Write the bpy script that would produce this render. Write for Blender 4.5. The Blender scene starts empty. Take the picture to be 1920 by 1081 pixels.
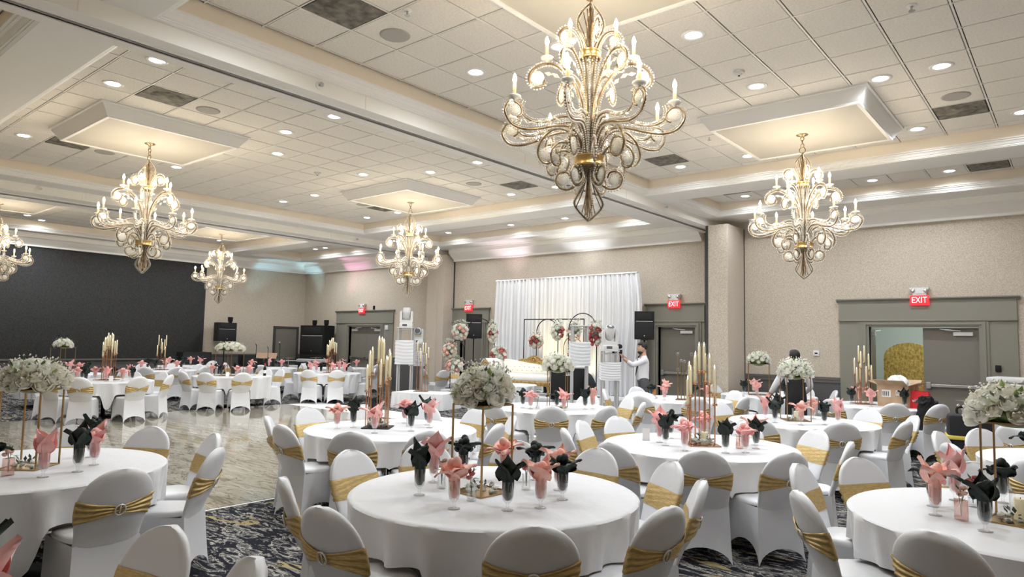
import bpy, bmesh, math, random
from mathutils import Vector, Matrix
PI = math.pi
random.seed(7)
S = bpy.context.scene
COL = S.collection

# ------------------------------------------------------------------ camera
CAMZ = 1.72
cam_d = bpy.data.cameras.new('camera')
cam = bpy.data.objects.new('camera', cam_d)
COL.objects.link(cam)
cam_d.sensor_fit = 'HORIZONTAL'
cam_d.sensor_width = 36.0
cam_d.lens = 1277.73 / 1920 * 36
cam_d.clip_start = 0.02
cam_d.clip_end = 200
cam.matrix_world = Matrix(((0.768176, 0.034909, 0.639286, 0.0),
                           (0.639919, -0.073427, -0.764926, 0.0),
                           (0.020238, 0.996689, -0.078744, CAMZ),
                           (0, 0, 0, 1)))
S.camera = cam
# ------------------------------------------------------------------ world, exposure
W = bpy.data.worlds.new('world')
S.world = W
W.use_nodes = True
W.node_tree.nodes['Background'].inputs[0].default_value = (0.6, 0.62, 0.66, 1)
W.node_tree.nodes['Background'].inputs[1].default_value = 0.25
S.view_settings.view_transform = 'Standard'
S.view_settings.look = 'None'
S.view_settings.exposure = 0.25
S.view_settings.gamma = 1.0
S.view_settings.use_curve_mapping = False
S.cycles.use_denoising = True
S.cycles.max_bounces = 8
S.cycles.diffuse_bounces = 6
S.cycles.glossy_bounces = 3
S.cycles.transmission_bounces = 4
S.cycles.transparent_max_bounces = 16
S.cycles.sample_clamp_indirect = 6.0
S.cycles.use_adaptive_sampling = True
S.cycles.adaptive_threshold = 0.02
S.cycles.caustics_reflective = False
S.cycles.caustics_refractive = False
# light levels of the lamps built further down
DOWN_POWER = 14.0       # radiance of a recessed downlight lens
SPOT_POWER = 128.0      # watts of each downlight's lamp
BULB_POWER = 300.0      # radiance of a chandelier bulb

# ------------------------------------------------------------------ materials
MATS = {}
def mat(name, color=(.8, .8, .8), rough=.5, metal=0.0, spec=.5, sheen=0, emit=None, estr=0, coat=0):
    m = bpy.data.materials.new(name)
    m.use_nodes = True
    b = m.node_tree.nodes['Principled BSDF']
    b.inputs['Base Color'].default_value = (*color, 1)
    b.inputs['Roughness'].default_value = rough
    b.inputs['Metallic'].default_value = metal
    b.inputs['Specular IOR Level'].default_value = spec
    if sheen: b.inputs['Sheen Weight'].default_value = sheen
    if coat: b.inputs['Coat Weight'].default_value = coat
    if emit:
        b.inputs['Emission Color'].default_value = (*emit, 1)
        b.inputs['Emission Strength'].default_value = estr
    MATS[name] = m
    return m
def nodes(m):
    t = m.node_tree
    return t, t.nodes, t.links, t.nodes['Principled BSDF']
def noise_mix(m, c1, c2, scale=20, detail=4, lo=.35, hi=.65, coord='Object', bump=0, bscale=None, vec=None):
    t, N, L, b = nodes(m)
    tc = N.new('ShaderNodeTexCoord')
    src = tc.outputs[coord]
    if vec:
        mp = N.new('ShaderNodeMapping'); mp.inputs['Scale'].default_value = vec
        L.new(src, mp.inputs[0]); src = mp.outputs[0]
    n = N.new('ShaderNodeTexNoise'); n.inputs['Scale'].default_value = scale; n.inputs['Detail'].default_value = detail
    L.new(src, n.inputs['Vector'])
    r = N.new('ShaderNodeValToRGB')
    r.color_ramp.elements[0].position = lo; r.color_ramp.elements[0].color = (*c1, 1)
    r.color_ramp.elements[1].position = hi; r.color_ramp.elements[1].color = (*c2, 1)
    L.new(n.outputs['Fac'], r.inputs[0]); L.new(r.outputs[0], b.inputs['Base Color'])
    if bump:
        bp = N.new('ShaderNodeBump'); bp.inputs['Strength'].default_value = bump; bp.inputs['Distance'].default_value = .01
        n2 = N.new('ShaderNodeTexNoise'); n2.inputs['Scale'].default_value = bscale or scale; n2.inputs['Detail'].default_value = 3
        L.new(src, n2.inputs['Vector']); L.new(n2.outputs['Fac'], bp.inputs['Height']); L.new(bp.outputs[0], b.inputs['Normal'])
    return m
noise_mix(mat('wallpaper', rough=.8), (.40, .345, .28), (.63, .56, .47), 55, 6, .3, .7, bump=.25, bscale=60)
noise_mix(mat('wallpaper_pilaster', rough=.8), (.46, .40, .34), (.60, .53, .46), 60, 5, .3, .7)
noise_mix(mat('wainscot', rough=.75), (.075, .07, .072), (.125, .118, .12), 60, 5)
noise_mix(mat('charcoal_fabric', rough=.85), (.016, .0165, .017), (.045, .046, .046), 45, 6, .3, .7, bump=.2)
mat('door_trim', (.23, .22, .185), .5)
mat('door_leaf', (.19, .175, .15), .5)
mat('rail_wood', (.115, .108, .105), .45)
noise_mix(mat('ceiling_tile', rough=.9), (.76, .715, .65), (.84, .80, .74), 40, 5, bump=.12, bscale=90)
mat('grid_white', (.82, .79, .74), .5)
mat('gap_shade', (.03, .03, .03), .9)  # near-black colour standing in for shade in the tile gaps
mat('soffit_paint', (.85, .83, .79), .7)
mat('fascia_paint', (.82, .74, .63), .7)
mat('crown_paint', (.87, .855, .83), .55)
mat('tray_paint', (.55, .515, .455), .6)
mat('slot_dark', (.05, .05, .05), .6)
noise_mix(mat('vent_dirty', rough=.8), (.10, .09, .075), (.26, .235, .20), 9, 5, bump=.2)
mat('speaker_grille', (.42, .40, .37), .8)
mat('white_plastic', (.72, .72, .72), .4)
mat('lens_light', (1, 1, 1), .5, emit=(.90, .96, 1.0), estr=DOWN_POWER)
mat('chrome', (.75, .75, .76), .18, 1)
mat('steel', (.55, .55, .55), .35, 1)
mat('black_plastic', (.009, .009, .010), .6, spec=.3)
mat('black_grille', (.008, .008, .009), .75)
mat('exit_red', (.6, .02, .02), .4, emit=(1, .03, .05), estr=.8)
mat('exit_letter', (1, .5, .5), .4, emit=(1, .55, .55), estr=1.4)
def cover_mat(name, color, rough, sc=7, st=.12):
    m = mat(name, color, rough, sheen=.25)
    t, N, L, b = nodes(m)
    tc = N.new('ShaderNodeTexCoord'); n = N.new('ShaderNodeTexNoise'); n.inputs['Scale'].default_value = sc; n.inputs['Detail'].default_value = 4
    L.new(tc.outputs['Object'], n.inputs['Vector'])
    bp = N.new('ShaderNodeBump'); bp.inputs['Strength'].default_value = st; bp.inputs['Distance'].default_value = .03
    L.new(n.outputs['Fac'], bp.inputs['Height']); L.new(bp.outputs[0], b.inputs['Normal'])
    return m
cover_mat('spandex', (.76, .77, .805), .36)
cover_mat('linen', (.74, .748, .775), .8, 4.5, .35)
gm = mat('gold_satin', (.57, .37, .10), .36, .4)
noise_mix(gm, (.48, .33, .12), (.70, .53, .25), 30, 4, .3, .7, vec=(1, 1, 6), bump=.15, bscale=25)
mat('buckle_silver', (.92, .90, .85), .25, .5)
mat('gold_metal', (.40, .26, .115), .3, 1)
mat('rose_gold', (.62, .36, .22), .22, 1)
noise_mix(mat('bronze_gold', rough=.34, metal=.9), (.20, .13, .07), (.52, .405, .26), 14, 5, .35, .65)
mat('brass_band', (.62, .43, .18), .3, .95)
mat('crystal', (.93, .90, .82), .08, 0, .8)
mat('crystal_warm', (.93, .90, .83), .12, 0, .8)
mat('candle_sleeve', (.72, .50, .27), .5, emit=(1, .6, .25), estr=.6)
mat('bulb_glow', (1, 1, 1), .4, emit=(1.0, .86, .64), estr=BULB_POWER)
mat('candle_ivory', (.86, .78, .56), .4, emit=(1, .82, .45), estr=.18)
mat('candle_flame', (1, 1, 1), .4, emit=(1.0, .82, .5), estr=3.0)
def glass_mat(name, tint=(1, 1, 1), refl=.16):
    m = bpy.data.materials.new(name); m.use_nodes = True
    t = m.node_tree; N = t.nodes; L = t.links; N.clear()
    o = N.new('ShaderNodeOutputMaterial'); mx = N.new('ShaderNodeMixShader')
    tr = N.new('ShaderNodeBsdfTransparent'); tr.inputs[0].default_value = (*tint, 1)
    gl = N.new('ShaderNodeBsdfGlossy'); gl.inputs['Roughness'].default_value = .06
    lw = N.new('ShaderNodeLayerWeight'); lw.inputs[0].default_value = refl + .14
    ma = N.new('ShaderNodeMath'); ma.operation = 'ADD'; ma.inputs[1].default_value = refl * .35
    L.new(lw.outputs['Facing'], ma.inputs[0])
    L.new(ma.outputs[0], mx.inputs[0]); L.new(tr.outputs[0], mx.inputs[1]); L.new(gl.outputs[0], mx.inputs[2]); L.new(mx.outputs[0], o.inputs[0])
    MATS[name] = m
glass_mat('clear_glass', (.985, .99, .99), .08)
glass_mat('rose_glass', (.93, .72, .66))
noise_mix(mat('napkin_pink', rough=.65, sheen=.3), (.86, .38, .37), (.95, .56, .53), 12, 3)
noise_mix(mat('napkin_coral', rough=.65, sheen=.3), (.90, .43, .36), (.96, .60, .51), 12, 3)
noise_mix(mat('napkin_green', rough=.65), (.005, .012, .009), (.014, .026, .02), 12, 3)
noise_mix(mat('petal_white', rough=.55), (.84, .83, .74), (.95, .95, .91), 14, 3)
noise_mix(mat('petal_cream', rough=.55), (.78, .75, .63), (.93, .91, .83), 14, 3)
def petal_light(m):
    t, N, L, b = nodes(m)
    tr = N.new('ShaderNodeBsdfTranslucent'); mx = N.new('ShaderNodeMixShader'); mx.inputs[0].default_value = .42
    src = b.inputs['Base Color'].links[0].from_socket
    L.new(src, tr.inputs[0]); L.new(b.outputs[0], mx.inputs[1]); L.new(tr.outputs[0], mx.inputs[2]); L.new(mx.outputs[0], N['Material Output'].inputs[0])
petal_light(MATS['petal_white']); petal_light(MATS['petal_cream'])
mat('petal_pink', (.86, .56, .48), .6)
mat('petal_red', (.50, .13, .12), .6)
noise_mix(mat('leaf_green', rough=.5), (.05, .10, .03), (.22, .32, .10), 20, 3)
noise_mix(mat('leaf_light', rough=.5), (.22, .34, .08), (.48, .58, .22), 20, 3)
noise_mix(mat('leaf_dusty', rough=.6), (.08, .10, .08), (.22, .25, .20), 20, 3)
mat('filler_white', (.80, .80, .74), .7)
mat('skin', (.50, .30, .21), .5)
mat('hair_dark', (.012, .010, .009), .6)
mat('shirt_white', (.78, .78, .82), .7)
mat('trouser_grey', (.10, .10, .115), .8)
mat('black_cloth', (.010, .010, .012), .8)
mat('dark_cloth', (.025, .027, .035), .8)
mat('shoe_black', (.01, .01, .01), .3)
mat('drape_white', (.76, .76, .78), .75, sheen=.2)
mat('scrim_white', (.66, .67, .70), .7, sheen=.2)
mat('leather_white', (.86, .85, .80), .4)
noise_mix(mat('carved_gold', rough=.35, metal=.7), (.40, .25, .08), (.66, .46, .18), 18, 4)
mat('truss_grey', (.62, .63, .65), .35, .6)
mat('light_housing', (.62, .62, .62), .35)
mat('light_lens', (.10, .11, .13), .08, 0, .8)
noise_mix(mat('cardboard', rough=.85), (.42, .29, .18), (.50, .36, .24), 8, 3)
mat('label_paper', (.80, .79, .77), .7)
mat('label_ink', (.08, .08, .09), .7)
mat('red_bag', (.62, .015, .025), .55)
mat('plastic_film', (.78, .82, .86), .25)
mat('yellow_strap', (.75, .62, .10), .5)
mat('corridor_wall', (.66, .70, .66), .8)
mat('corridor_floor', (.35, .30, .24), .7)
mat('corridor_fill', (1, 1, 1), .5, emit=(.9, 1, .97), estr=7)
noise_mix(mat('gold_glitter', rough=.35, metal=.35), (.45, .27, .05), (.95, .72, .24), 26, 5, .3, .7, bump=.9, bscale=45, vec=(1, 1, .55))
mat('orange_can', (.60, .20, .05), .35)
mat('bottle_dark', (.02, .015, .01), .15)
mat('paper_white', (.86, .86, .86), .7)
mat('wood_tan', (.45, .30, .2), .6)
mat('key_grey', (.45, .46, .48), .5)
mat('drum_white', (.7, .7, .7), .5)

def carpet_mat():
    m = mat('carpet_swirl', rough=.95, spec=.1)
    t, N, L, b = nodes(m)
    tc = N.new('ShaderNodeTexCoord')
    mp = N.new('ShaderNodeMapping'); mp.inputs['Rotation'].default_value = (0, 0, math.radians(38)); mp.inputs['Scale'].default_value = (.9, 2.6, 1)
    L.new(tc.outputs['Object'], mp.inputs[0])
    big = N.new('ShaderNodeTexNoise'); big.inputs['Scale'].default_value = .75; big.inputs['Detail'].default_value = 2
    big.inputs['Distortion'].default_value = 1.2
    L.new(mp.outputs[0], big.inputs['Vector'])
    fine = N.new('ShaderNodeTexNoise'); fine.inputs['Scale'].default_value = 2.6; fine.inputs['Detail'].default_value = 9; fine.inputs['Distortion'].default_value = 2.2
    fine.inputs['Roughness'].default_value = .62
    L.new(mp.outputs[0], fine.inputs['Vector'])
    a = N.new('ShaderNodeMath'); a.operation = 'MULTIPLY'; a.inputs[1].default_value = 5.0
    L.new(big.outputs['Fac'], a.inputs[0])
    a2 = N.new('ShaderNodeMath'); a2.operation = 'MULTIPLY_ADD'; a2.inputs[1].default_value = 3.6
    L.new(fine.outputs['Fac'], a2.inputs[0]); L.new(a.outputs[0], a2.inputs[2])
    fr = N.new('ShaderNodeMath'); fr.operation = 'FRACT'; L.new(a2.outputs[0], fr.inputs[0])
    rp = N.new('ShaderNodeValToRGB'); e = rp.color_ramp.elements
    e[0].position = 0.0; e[0].color = (.015, .0155, .021, 1)
    e[1].position = 1.0; e[1].color = (.016, .017, .028, 1)
    for p, c in ((.38, (.024, .025, .034)), (.45, (.42, .40, .36)), (.56, (.50, .48, .44)), (.58, (.020, .020, .028)), (.70, (.09, .09, .10)), (.76, (.30, .285, .255)), (.82, (.018, .018, .026))):
        x = e.new(p); x.color = (*c, 1)
    rp.color_ramp.interpolation = 'LINEAR'
    L.new(fr.outputs[0], rp.inputs[0])
    pat = N.new('ShaderNodeTexNoise'); pat.inputs['Scale'].default_value = 1.1; pat.inputs['Detail'].default_value = 3; pat.inputs['Distortion'].default_value = 1.0
    L.new(mp.outputs[0], pat.inputs['Vector'])
    pr = N.new('ShaderNodeValToRGB'); pr.color_ramp.elements[0].position = .63; pr.color_ramp.elements[1].position = .65
    L.new(pat.outputs['Fac'], pr.inputs[0])
    ff = N.new('ShaderNodeMath'); ff.operation = 'GREATER_THAN'; ff.inputs[1].default_value = .47
    L.new(fine.outputs['Fac'], ff.inputs[0])
    mm = N.new('ShaderNodeMath'); mm.operation = 'MULTIPLY'; L.new(pr.outputs[0], mm.inputs[0]); L.new(ff.outputs[0], mm.inputs[1])
    mx = N.new('ShaderNodeMixRGB'); mx.inputs[2].default_value = (.40, .33, .17, 1)
    L.new(mm.outputs[0], mx.inputs[0]); L.new(rp.outputs[0], mx.inputs[1]); L.new(mx.outputs[0], b.inputs['Base Color'])
carpet_mat()
def marble_mat():
    m = mat('marble', rough=.07, spec=.55)
    t, N, L, b = nodes(m)
    tc = N.new('ShaderNodeTexCoord')
    mp = N.new('ShaderNodeMapping'); mp.inputs['Rotation'].default_value = (0, 0, math.radians(38)); mp.inputs['Scale'].default_value = (.45, 2.4, 1)
    L.new(tc.outputs['Generated' if False else 'Object'], mp.inputs[0])
    oi = N.new('ShaderNodeObjectInfo')
    ad = N.new('ShaderNodeVectorMath'); ad.operation = 'ADD'
    L.new(mp.outputs[0], ad.inputs[0]); L.new(oi.outputs['Location'], ad.inputs[1])
    n = N.new('ShaderNodeTexNoise'); n.inputs['Scale'].default_value = 1.6; n.inputs['Detail'].default_value = 9; n.inputs['Distortion'].default_value = 1.6; n.inputs['Roughness'].default_value = .6
    L.new(ad.outputs[0], n.inputs['Vector'])
    r = N.new('ShaderNodeValToRGB'); e = r.color_ramp.elements
    e[0].position = .22; e[0].color = (.20, .17, .125, 1); e[1].position = .78; e[1].color = (.52, .48, .40, 1)
    for p, c in ((.34, (.30, .27, .215)), (.37, (.15, .125, .09)), (.40, (.33, .30, .24)), (.46, (.40, .365, .30)), (.485, (.15, .125, .09)), (.51, (.40, .37, .305)), (.58, (.44, .41, .345)), (.60, (.24, .21, .165)), (.63, (.45, .42, .355))):
        x = e.new(p); x.color = (*c, 1)
    L.new(n.outputs['Fac'], r.inputs[0]); L.new(r.outputs[0], b.inputs['Base Color'])
marble_mat()

# ------------------------------------------------------------------ mesh helpers
class MB:
    def __init__(s): s.v = []; s.f = []
    def add(s, vs, fs, M=None):
        o = len(s.v)
        s.v += [tuple(M @ Vector(p)) for p in vs] if M else [tuple(p) for p in vs]
        s.f += [tuple(i + o for i in q) for q in fs]
        return s
    def box(s, x0, x1, y0, y1, z0, z1, M=None):
        return s.add([(x0, y0, z0), (x1, y0, z0), (x1, y1, z0), (x0, y1, z0), (x0, y0, z1), (x1, y0, z1), (x1, y1, z1), (x0, y1, z1)],
                     [(0, 3, 2, 1), (4, 5, 6, 7), (0, 1, 5, 4), (1, 2, 6, 5), (2, 3, 7, 6), (3, 0, 4, 7)], M)
    def cbox(s, c, d, M=None):
        return s.box(c[0] - d[0] / 2, c[0] + d[0] / 2, c[1] - d[1] / 2, c[1] + d[1] / 2, c[2] - d[2] / 2, c[2] + d[2] / 2, M)
    def bbox(s, x0, x1, y0, y1, z0, z1, b=.01, M=None):     # box with chamfered edges
        bm = bmesh.new(); bmesh.ops.create_cube(bm, size=1)
        for v in bm.verts: v.co = ((x0 + x1) / 2 + v.co.x * (x1 - x0), (y0 + y1) / 2 + v.co.y * (y1 - y0), (z0 + z1) / 2 + v.co.z * (z1 - z0))
        bmesh.ops.bevel(bm, geom=list(bm.edges), offset=b, segments=2, affect='EDGES', profile=.5)
        bm.verts.index_update()
        s.add([v.co.copy() for v in bm.verts], [tuple(v.index for v in f.verts) for f in bm.faces], M); bm.free()
        return s
    def tube(s, pts, r, n=6, closed=False, M=None, caps=True):
        P = [Vector(p) for p in pts]; m = len(P); R = r if isinstance(r, (list, tuple)) else [r] * m
        vs = []; prev = None
        for i in range(m):
            if closed: t = P[(i + 1) % m] - P[i - 1]
            else: t = P[min(i + 1, m - 1)] - P[max(i - 1, 0)]
            t = t.normalized() if t.length > 1e-9 else Vector((0, 0, 1))
            if prev is None:
                a = Vector((0, 0, 1)) if abs(t.z) < .9 else Vector((1, 0, 0))
                nrm = (a - t * a.dot(t)).normalized()
            else:
                nrm = prev - t * prev.dot(t)
                nrm = nrm.normalized() if nrm.length > 1e-6 else Vector((1, 0, 0))
            prev = nrm; bi = t.cross(nrm)
            for k in range(n):
                a = 2 * PI * k / n
                vs.append(P[i] + (nrm * math.cos(a) + bi * math.sin(a)) * R[i])
        fs = []
        for i in range(m if closed else m - 1):
            j = (i + 1) % m
            for k in range(n):
                l = (k + 1) % n
                fs.append((i * n + k, i * n + l, j * n + l, j * n + k))
        if not closed and caps:
            fs.append(tuple(range(n - 1, -1, -1))); fs.append(tuple((m - 1) * n + k for k in range(n)))
        return s.add(vs, fs, M)
    def cyl(s, c, r, z0, z1, n=12, M=None, r2=None):
        return s.lathe([(0, z0), (r, z0), (r2 if r2 is not None else r, z1), (0, z1)], n, M, c)
    def lathe(s, prof, n=16, M=None, c=(0, 0)):
        vs = []; idx = []
        for r, z in prof:
            if r < 1e-6: idx.append([len(vs)] * n); vs.append((c[0], c[1], z))
            else:
                idx.append([len(vs) + k for k in range(n)])
                vs += [(c[0] + r * math.cos(2 * PI * k / n), c[1] + r * math.sin(2 * PI * k / n), z) for k in range(n)]
        fs = []
        for a, b in zip(idx, idx[1:]):
            for k in range(n):
                l = (k + 1) % n
                q = [a[k], a[l], b[l], b[k]]; u = []
                for x in q:
                    if x not in u: u.append(x)
                if len(u) > 2: fs.append(tuple(u))
        return s.add(vs, fs, M)
    def ell(s, c, r, n=10, m=7, M=None):
        vs = [(c[0], c[1], c[2] - r[2])]
        for i in range(1, m):
            a = -PI / 2 + PI * i / m
            vs += [(c[0] + r[0] * math.cos(a) * math.cos(2 * PI * k / n), c[1] + r[1] * math.cos(a) * math.sin(2 * PI * k / n), c[2] + r[2] * math.sin(a)) for k in range(n)]
        vs.append((c[0], c[1], c[2] + r[2])); e = len(vs) - 1; fs = []
        for k in range(n):
            l = (k + 1) % n
            fs.append((0, 1 + l, 1 + k)); fs.append((e, 1 + (m - 2) * n + k, 1 + (m - 2) * n + l))
            for i in range(m - 2): fs.append((1 + i * n + k, 1 + i * n + l, 1 + (i + 1) * n + l, 1 + (i + 1) * n + k))
        return s.add(vs, fs, M)
    def octa(s, c, r, M=None):
        rx, ry, rz = r if isinstance(r, (list, tuple)) else (r, r, r)
        x, y, z = c
        return s.add([(x + rx, y, z), (x - rx, y, z), (x, y + ry, z), (x, y - ry, z), (x, y, z + rz), (x, y, z - rz)],
                     [(0, 2, 4), (2, 1, 4), (1, 3, 4), (3, 0, 4), (2, 0, 5), (1, 2, 5), (3, 1, 5), (0, 3, 5)], M)
    def prism(s, poly, z0, z1, M=None):
        n = len(poly)
        return s.add([(x, y, z0) for x, y in poly] + [(x, y, z1) for x, y in poly],
                     [tuple(range(n - 1, -1, -1)), tuple(range(n, 2 * n))] + [(i, (i + 1) % n, n + (i + 1) % n, n + i) for i in range(n)], M)
    def grid(s, P, M=None, wrap=False):       # P[i][j] points
        a = len(P); b = len(P[0])
        vs = [p for row in P for p in row]
        fs = [(i * b + j, i * b + (j + 1) % b, (i + 1) * b + (j + 1) % b, (i + 1) * b + j) for i in range(a - 1) for j in range(b if wrap else b - 1)]
        return s.add(vs, fs, M)
    def mesh(s, name, m=None, smooth=True, angle=None):
        me = bpy.data.meshes.new(name); me.from_pydata([tuple(p) for p in s.v], [], s.f); me.update()
        if m: me.materials.append(MATS[m])
        if smooth:
            me.polygons.foreach_set('use_smooth', [True] * len(me.polygons))
            if angle is not None:
                bm = bmesh.new(); bm.from_mesh(me)
                for e in bm.edges:
                    if len(e.link_faces) == 2 and e.calc_face_angle(0) > angle: e.smooth = False
                bm.to_mesh(me); bm.free()
        return me
    def build(s, name, m, parent=None, smooth=True, angle=math.radians(38), loc=(0, 0, 0), rz=0):
        return inst(name, s.mesh(name, m, smooth, angle), parent, loc, rz)
def inst(name, me, parent=None, loc=(0, 0, 0), rz=0, scale=None, rot=None):
    o = bpy.data.objects.new(name, me); COL.objects.link(o)
    if parent is not None: o.parent = parent
    o.location = loc
    o.rotation_euler = rot if rot else (0, 0, rz)
    if scale: o.scale = scale if isinstance(scale, (tuple, list)) else (scale,) * 3
    return o
def tag(o, label=None, cat=None, group=None, kind=None):
    if label: o['label'] = label
    if cat: o['category'] = cat
    if group: o['group'] = group
    if kind: o['kind'] = kind
    return o
def thing(name, label, cat, loc=(0, 0, 0), rz=0, group=None):
    return tag(inst(name, None, None, loc, rz), label, cat, group)
def struct(o): o['kind'] = 'structure'; return o
def stuff(o): o['kind'] = 'stuff'; return o
def spline(pts, n=6):
    P = [Vector(p) for p in pts]; out = []
    for i in range(len(P) - 1):
        p0 = P[max(i - 1, 0)]; p1 = P[i]; p2 = P[i + 1]; p3 = P[min(i + 2, len(P) - 1)]
        for k in range(n):
            t = k / n
            out.append(.5 * ((2 * p1) + (p2 - p0) * t + (2 * p0 - 5 * p1 + 4 * p2 - p3) * t * t + (3 * p1 - p0 - 3 * p2 + p3) * t ** 3))
    out.append(P[-1]); return out
ORD = ['', 'first', 'second', 'third', 'fourth', 'fifth', 'sixth', 'seventh', 'eighth', 'ninth', 'tenth', 'eleventh', 'twelfth', 'thirteenth', 'fourteenth', 'fifteenth', 'sixteenth', 'seventeenth', 'eighteenth']
def view_angle(x, y): return math.atan2(x * 0.768176 + y * 0.639919, -x * 0.639286 + y * 0.764926)

# ------------------------------------------------------------------ room shell
XL, XR, YN, YB = -23.75, 2.7, -1.35, 15.55
ZT, ZS, ZBM = 4.90, 4.62, 4.455          # tile plane, soffit, partition-track beam
# floor and dance floor
struct(MB().box(XL - .3, XR + .3, YN - .3, YB + .02, -.2, 0).build('floor', 'carpet_swirl', smooth=False))
DX0, DX1, DY0, DY1 = -15.87, -6.72, -1.0, 10.98
dance = struct(MB().box(DX0 - .03, DX1 + .03, DY0 - .03, DY1 + .03, 0, .004).build('dance_floor', 'crown_paint', smooth=False))
pn = MB().box(-.576, .576, -.606, .606, 0, .006).mesh('panel', 'marble', False)
nx = 8; px_ = (DX1 - DX0) / nx
ys = [3.88 + 1.22 * k for k in range(-4, 7) if DY0 - .2 < 3.88 + 1.22 * k < DY1]
for i in range(nx):
    x = DX0 + px_ * (i + .5)
    for a, b in zip(ys, ys[1:]):
        inst('panel', pn, dance, (x, (a + b) / 2, .003), scale=(px_ / 1.16, 1, 1))
# walls
def wall(name, axis, pos, a0, a1, z0, z1, holes, m, th=.22, sign=1):
    mb = MB(); cuts = sorted({a0, a1, *[h[0] for h in holes], *[h[1] for h in holes]})
    cuts = [c for c in cuts if a0 <= c <= a1]
    for l, r in zip(cuts, cuts[1:]):
        c = (l + r) / 2; zz = [(z0, z1)]
        for h in holes:
            if h[0] <= c <= h[1]:
                n = []
                for u, w in zz:
                    if h[2] > u: n.append((u, min(w, h[2])))
                    if h[3] < w: n.append((max(u, h[3]), w))
                zz = [q for q in n if q[1] - q[0] > 1e-4]
        for u, w in zz:
            if axis == 'x': mb.box(l, r, *sorted((pos, pos + sign * th)), u, w)
            else: mb.box(*sorted((pos, pos + sign * th)), l, r, u, w)
    return mb.build(name, m, smooth=False)
ZW = 1.10
DOORS = [(-20.80, -18.97, 2.18), (-15.08, -14.15, 2.18), (-8.16, -7.17, 2.18), (-3.36, -1.48, 2.19)]
H = [(a, b, 0, z) for a, b, z in DOORS]
wb = struct(wall('wall_back', 'x', YB, XL - .2, XR + .2, ZW, 5.3, H, 'wallpaper'))
wl = struct(wall('wall_left', 'y', XL, YN - .2, YB + .2, ZW, 5.3, [], 'wallpaper', sign=-1))
wr = struct(wall('wall_right', 'y', XR, YN - .2, YB + .2, 0, 5.3, [], 'wallpaper'))
wn = struct(wall('wall_front', 'x', YN, XL - .2, XR + .2, 0, 5.3, [], 'wallpaper', sign=-1))
o = wall('wainscot', 'x', YB, XL, XR, 0, ZW, H, 'wainscot'); o.parent = wb
o = wall('wainscot', 'y', XL, YN, YB, 0, ZW, [(14.28, 15.24, 0, 2.12)], 'wainscot', sign=-1); o.parent = wl
PAN = [(-21.55, -18.30), (-15.42, -13.86), (-8.48, -6.93), (-3.92, -.89)]
cuts = [XL] + [c for p in PAN for c in p] + [XR]
for i in range(0, len(cuts), 2):
    a, b = cuts[i], cuts[i + 1]
    mb = MB(); mb.box(a, b, YB - .03, YB, ZW - .035, ZW + .02); mb.box(a, b, YB - .018, YB, ZW - .10, ZW - .035)
    mb.build('chair_rail', 'rail_wood', wb, False)
    MB().box(a, b, YB - .02, YB, 0, .14).build('baseboard', 'rail_wood', wb, False)
# wallpaper seams stay in the paper; dark cloth panel on the left wall
mb = MB(); mb.bbox(XL, XL + .05, YN, 11.5, .955, 4.27, .008); mb.build('accent_panel', 'charcoal_fabric', wl)
MB().box(XL, XL + .07, YN, 11.5, .90, .955).build('chair_rail', 'rail_wood', wl, False)
MB().box(XL, XL + .03, 11.5, 14.2, ZW - .06, ZW).build('chair_rail', 'rail_wood', wl, False)
MB().box(XL, XL + .02, YN, 14.2, 0, .14).build('baseboard', 'rail_wood', wl, False)
# pilaster boxes that house the folding partitions
p1 = struct(inst('wall_pilaster', None))
MB().box(-6.43, -5.97, 14.60, YB, 0, ZBM).build('pilaster_body', 'wallpaper_pilaster', p1, False)
MB().box(-6.425, -5.975, 14.59, 14.60, .14, ZBM).build('pilaster_face', 'wallpaper', p1, False)
MB().box(-6.45, -5.96, 14.585, YB, 0, .14).build('baseboard', 'rail_wood', p1, False)
MB().box(-5.972, -5.955, YB - .02, YB, ZW, ZBM).build('corner_strip', 'slot_dark', p1, False)
MB().box(-6.93, -6.90, YB - .02, YB, 0, ZBM).build('partition_edge', 'slot_dark', p1, False)
MB().box(-6.50, -6.43, 14.62, 14.66, 0, ZBM).build('partition_edge', 'slot_dark', p1, False)
p2 = struct(inst('wall_pilaster', None))
MB().box(-16.17, -15.42, 15.1, YB, 0, ZBM).build('pilaster_body', 'wallpaper_pilaster', p2, False)
MB().box(-16.17, -15.72, 15.08, 15.1, .14, ZBM).build('pilaster_face', 'wallpaper_pilaster', p2, False)
MB().box(-16.32, -16.22, YB - .03, YB, 0, ZBM).build('partition_edge', 'slot_dark', p2, False)
MB().box(-15.42, -15.39, YB - .03, YB, 0, ZBM).build('corner_strip', 'slot_dark', p2, False)

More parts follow.
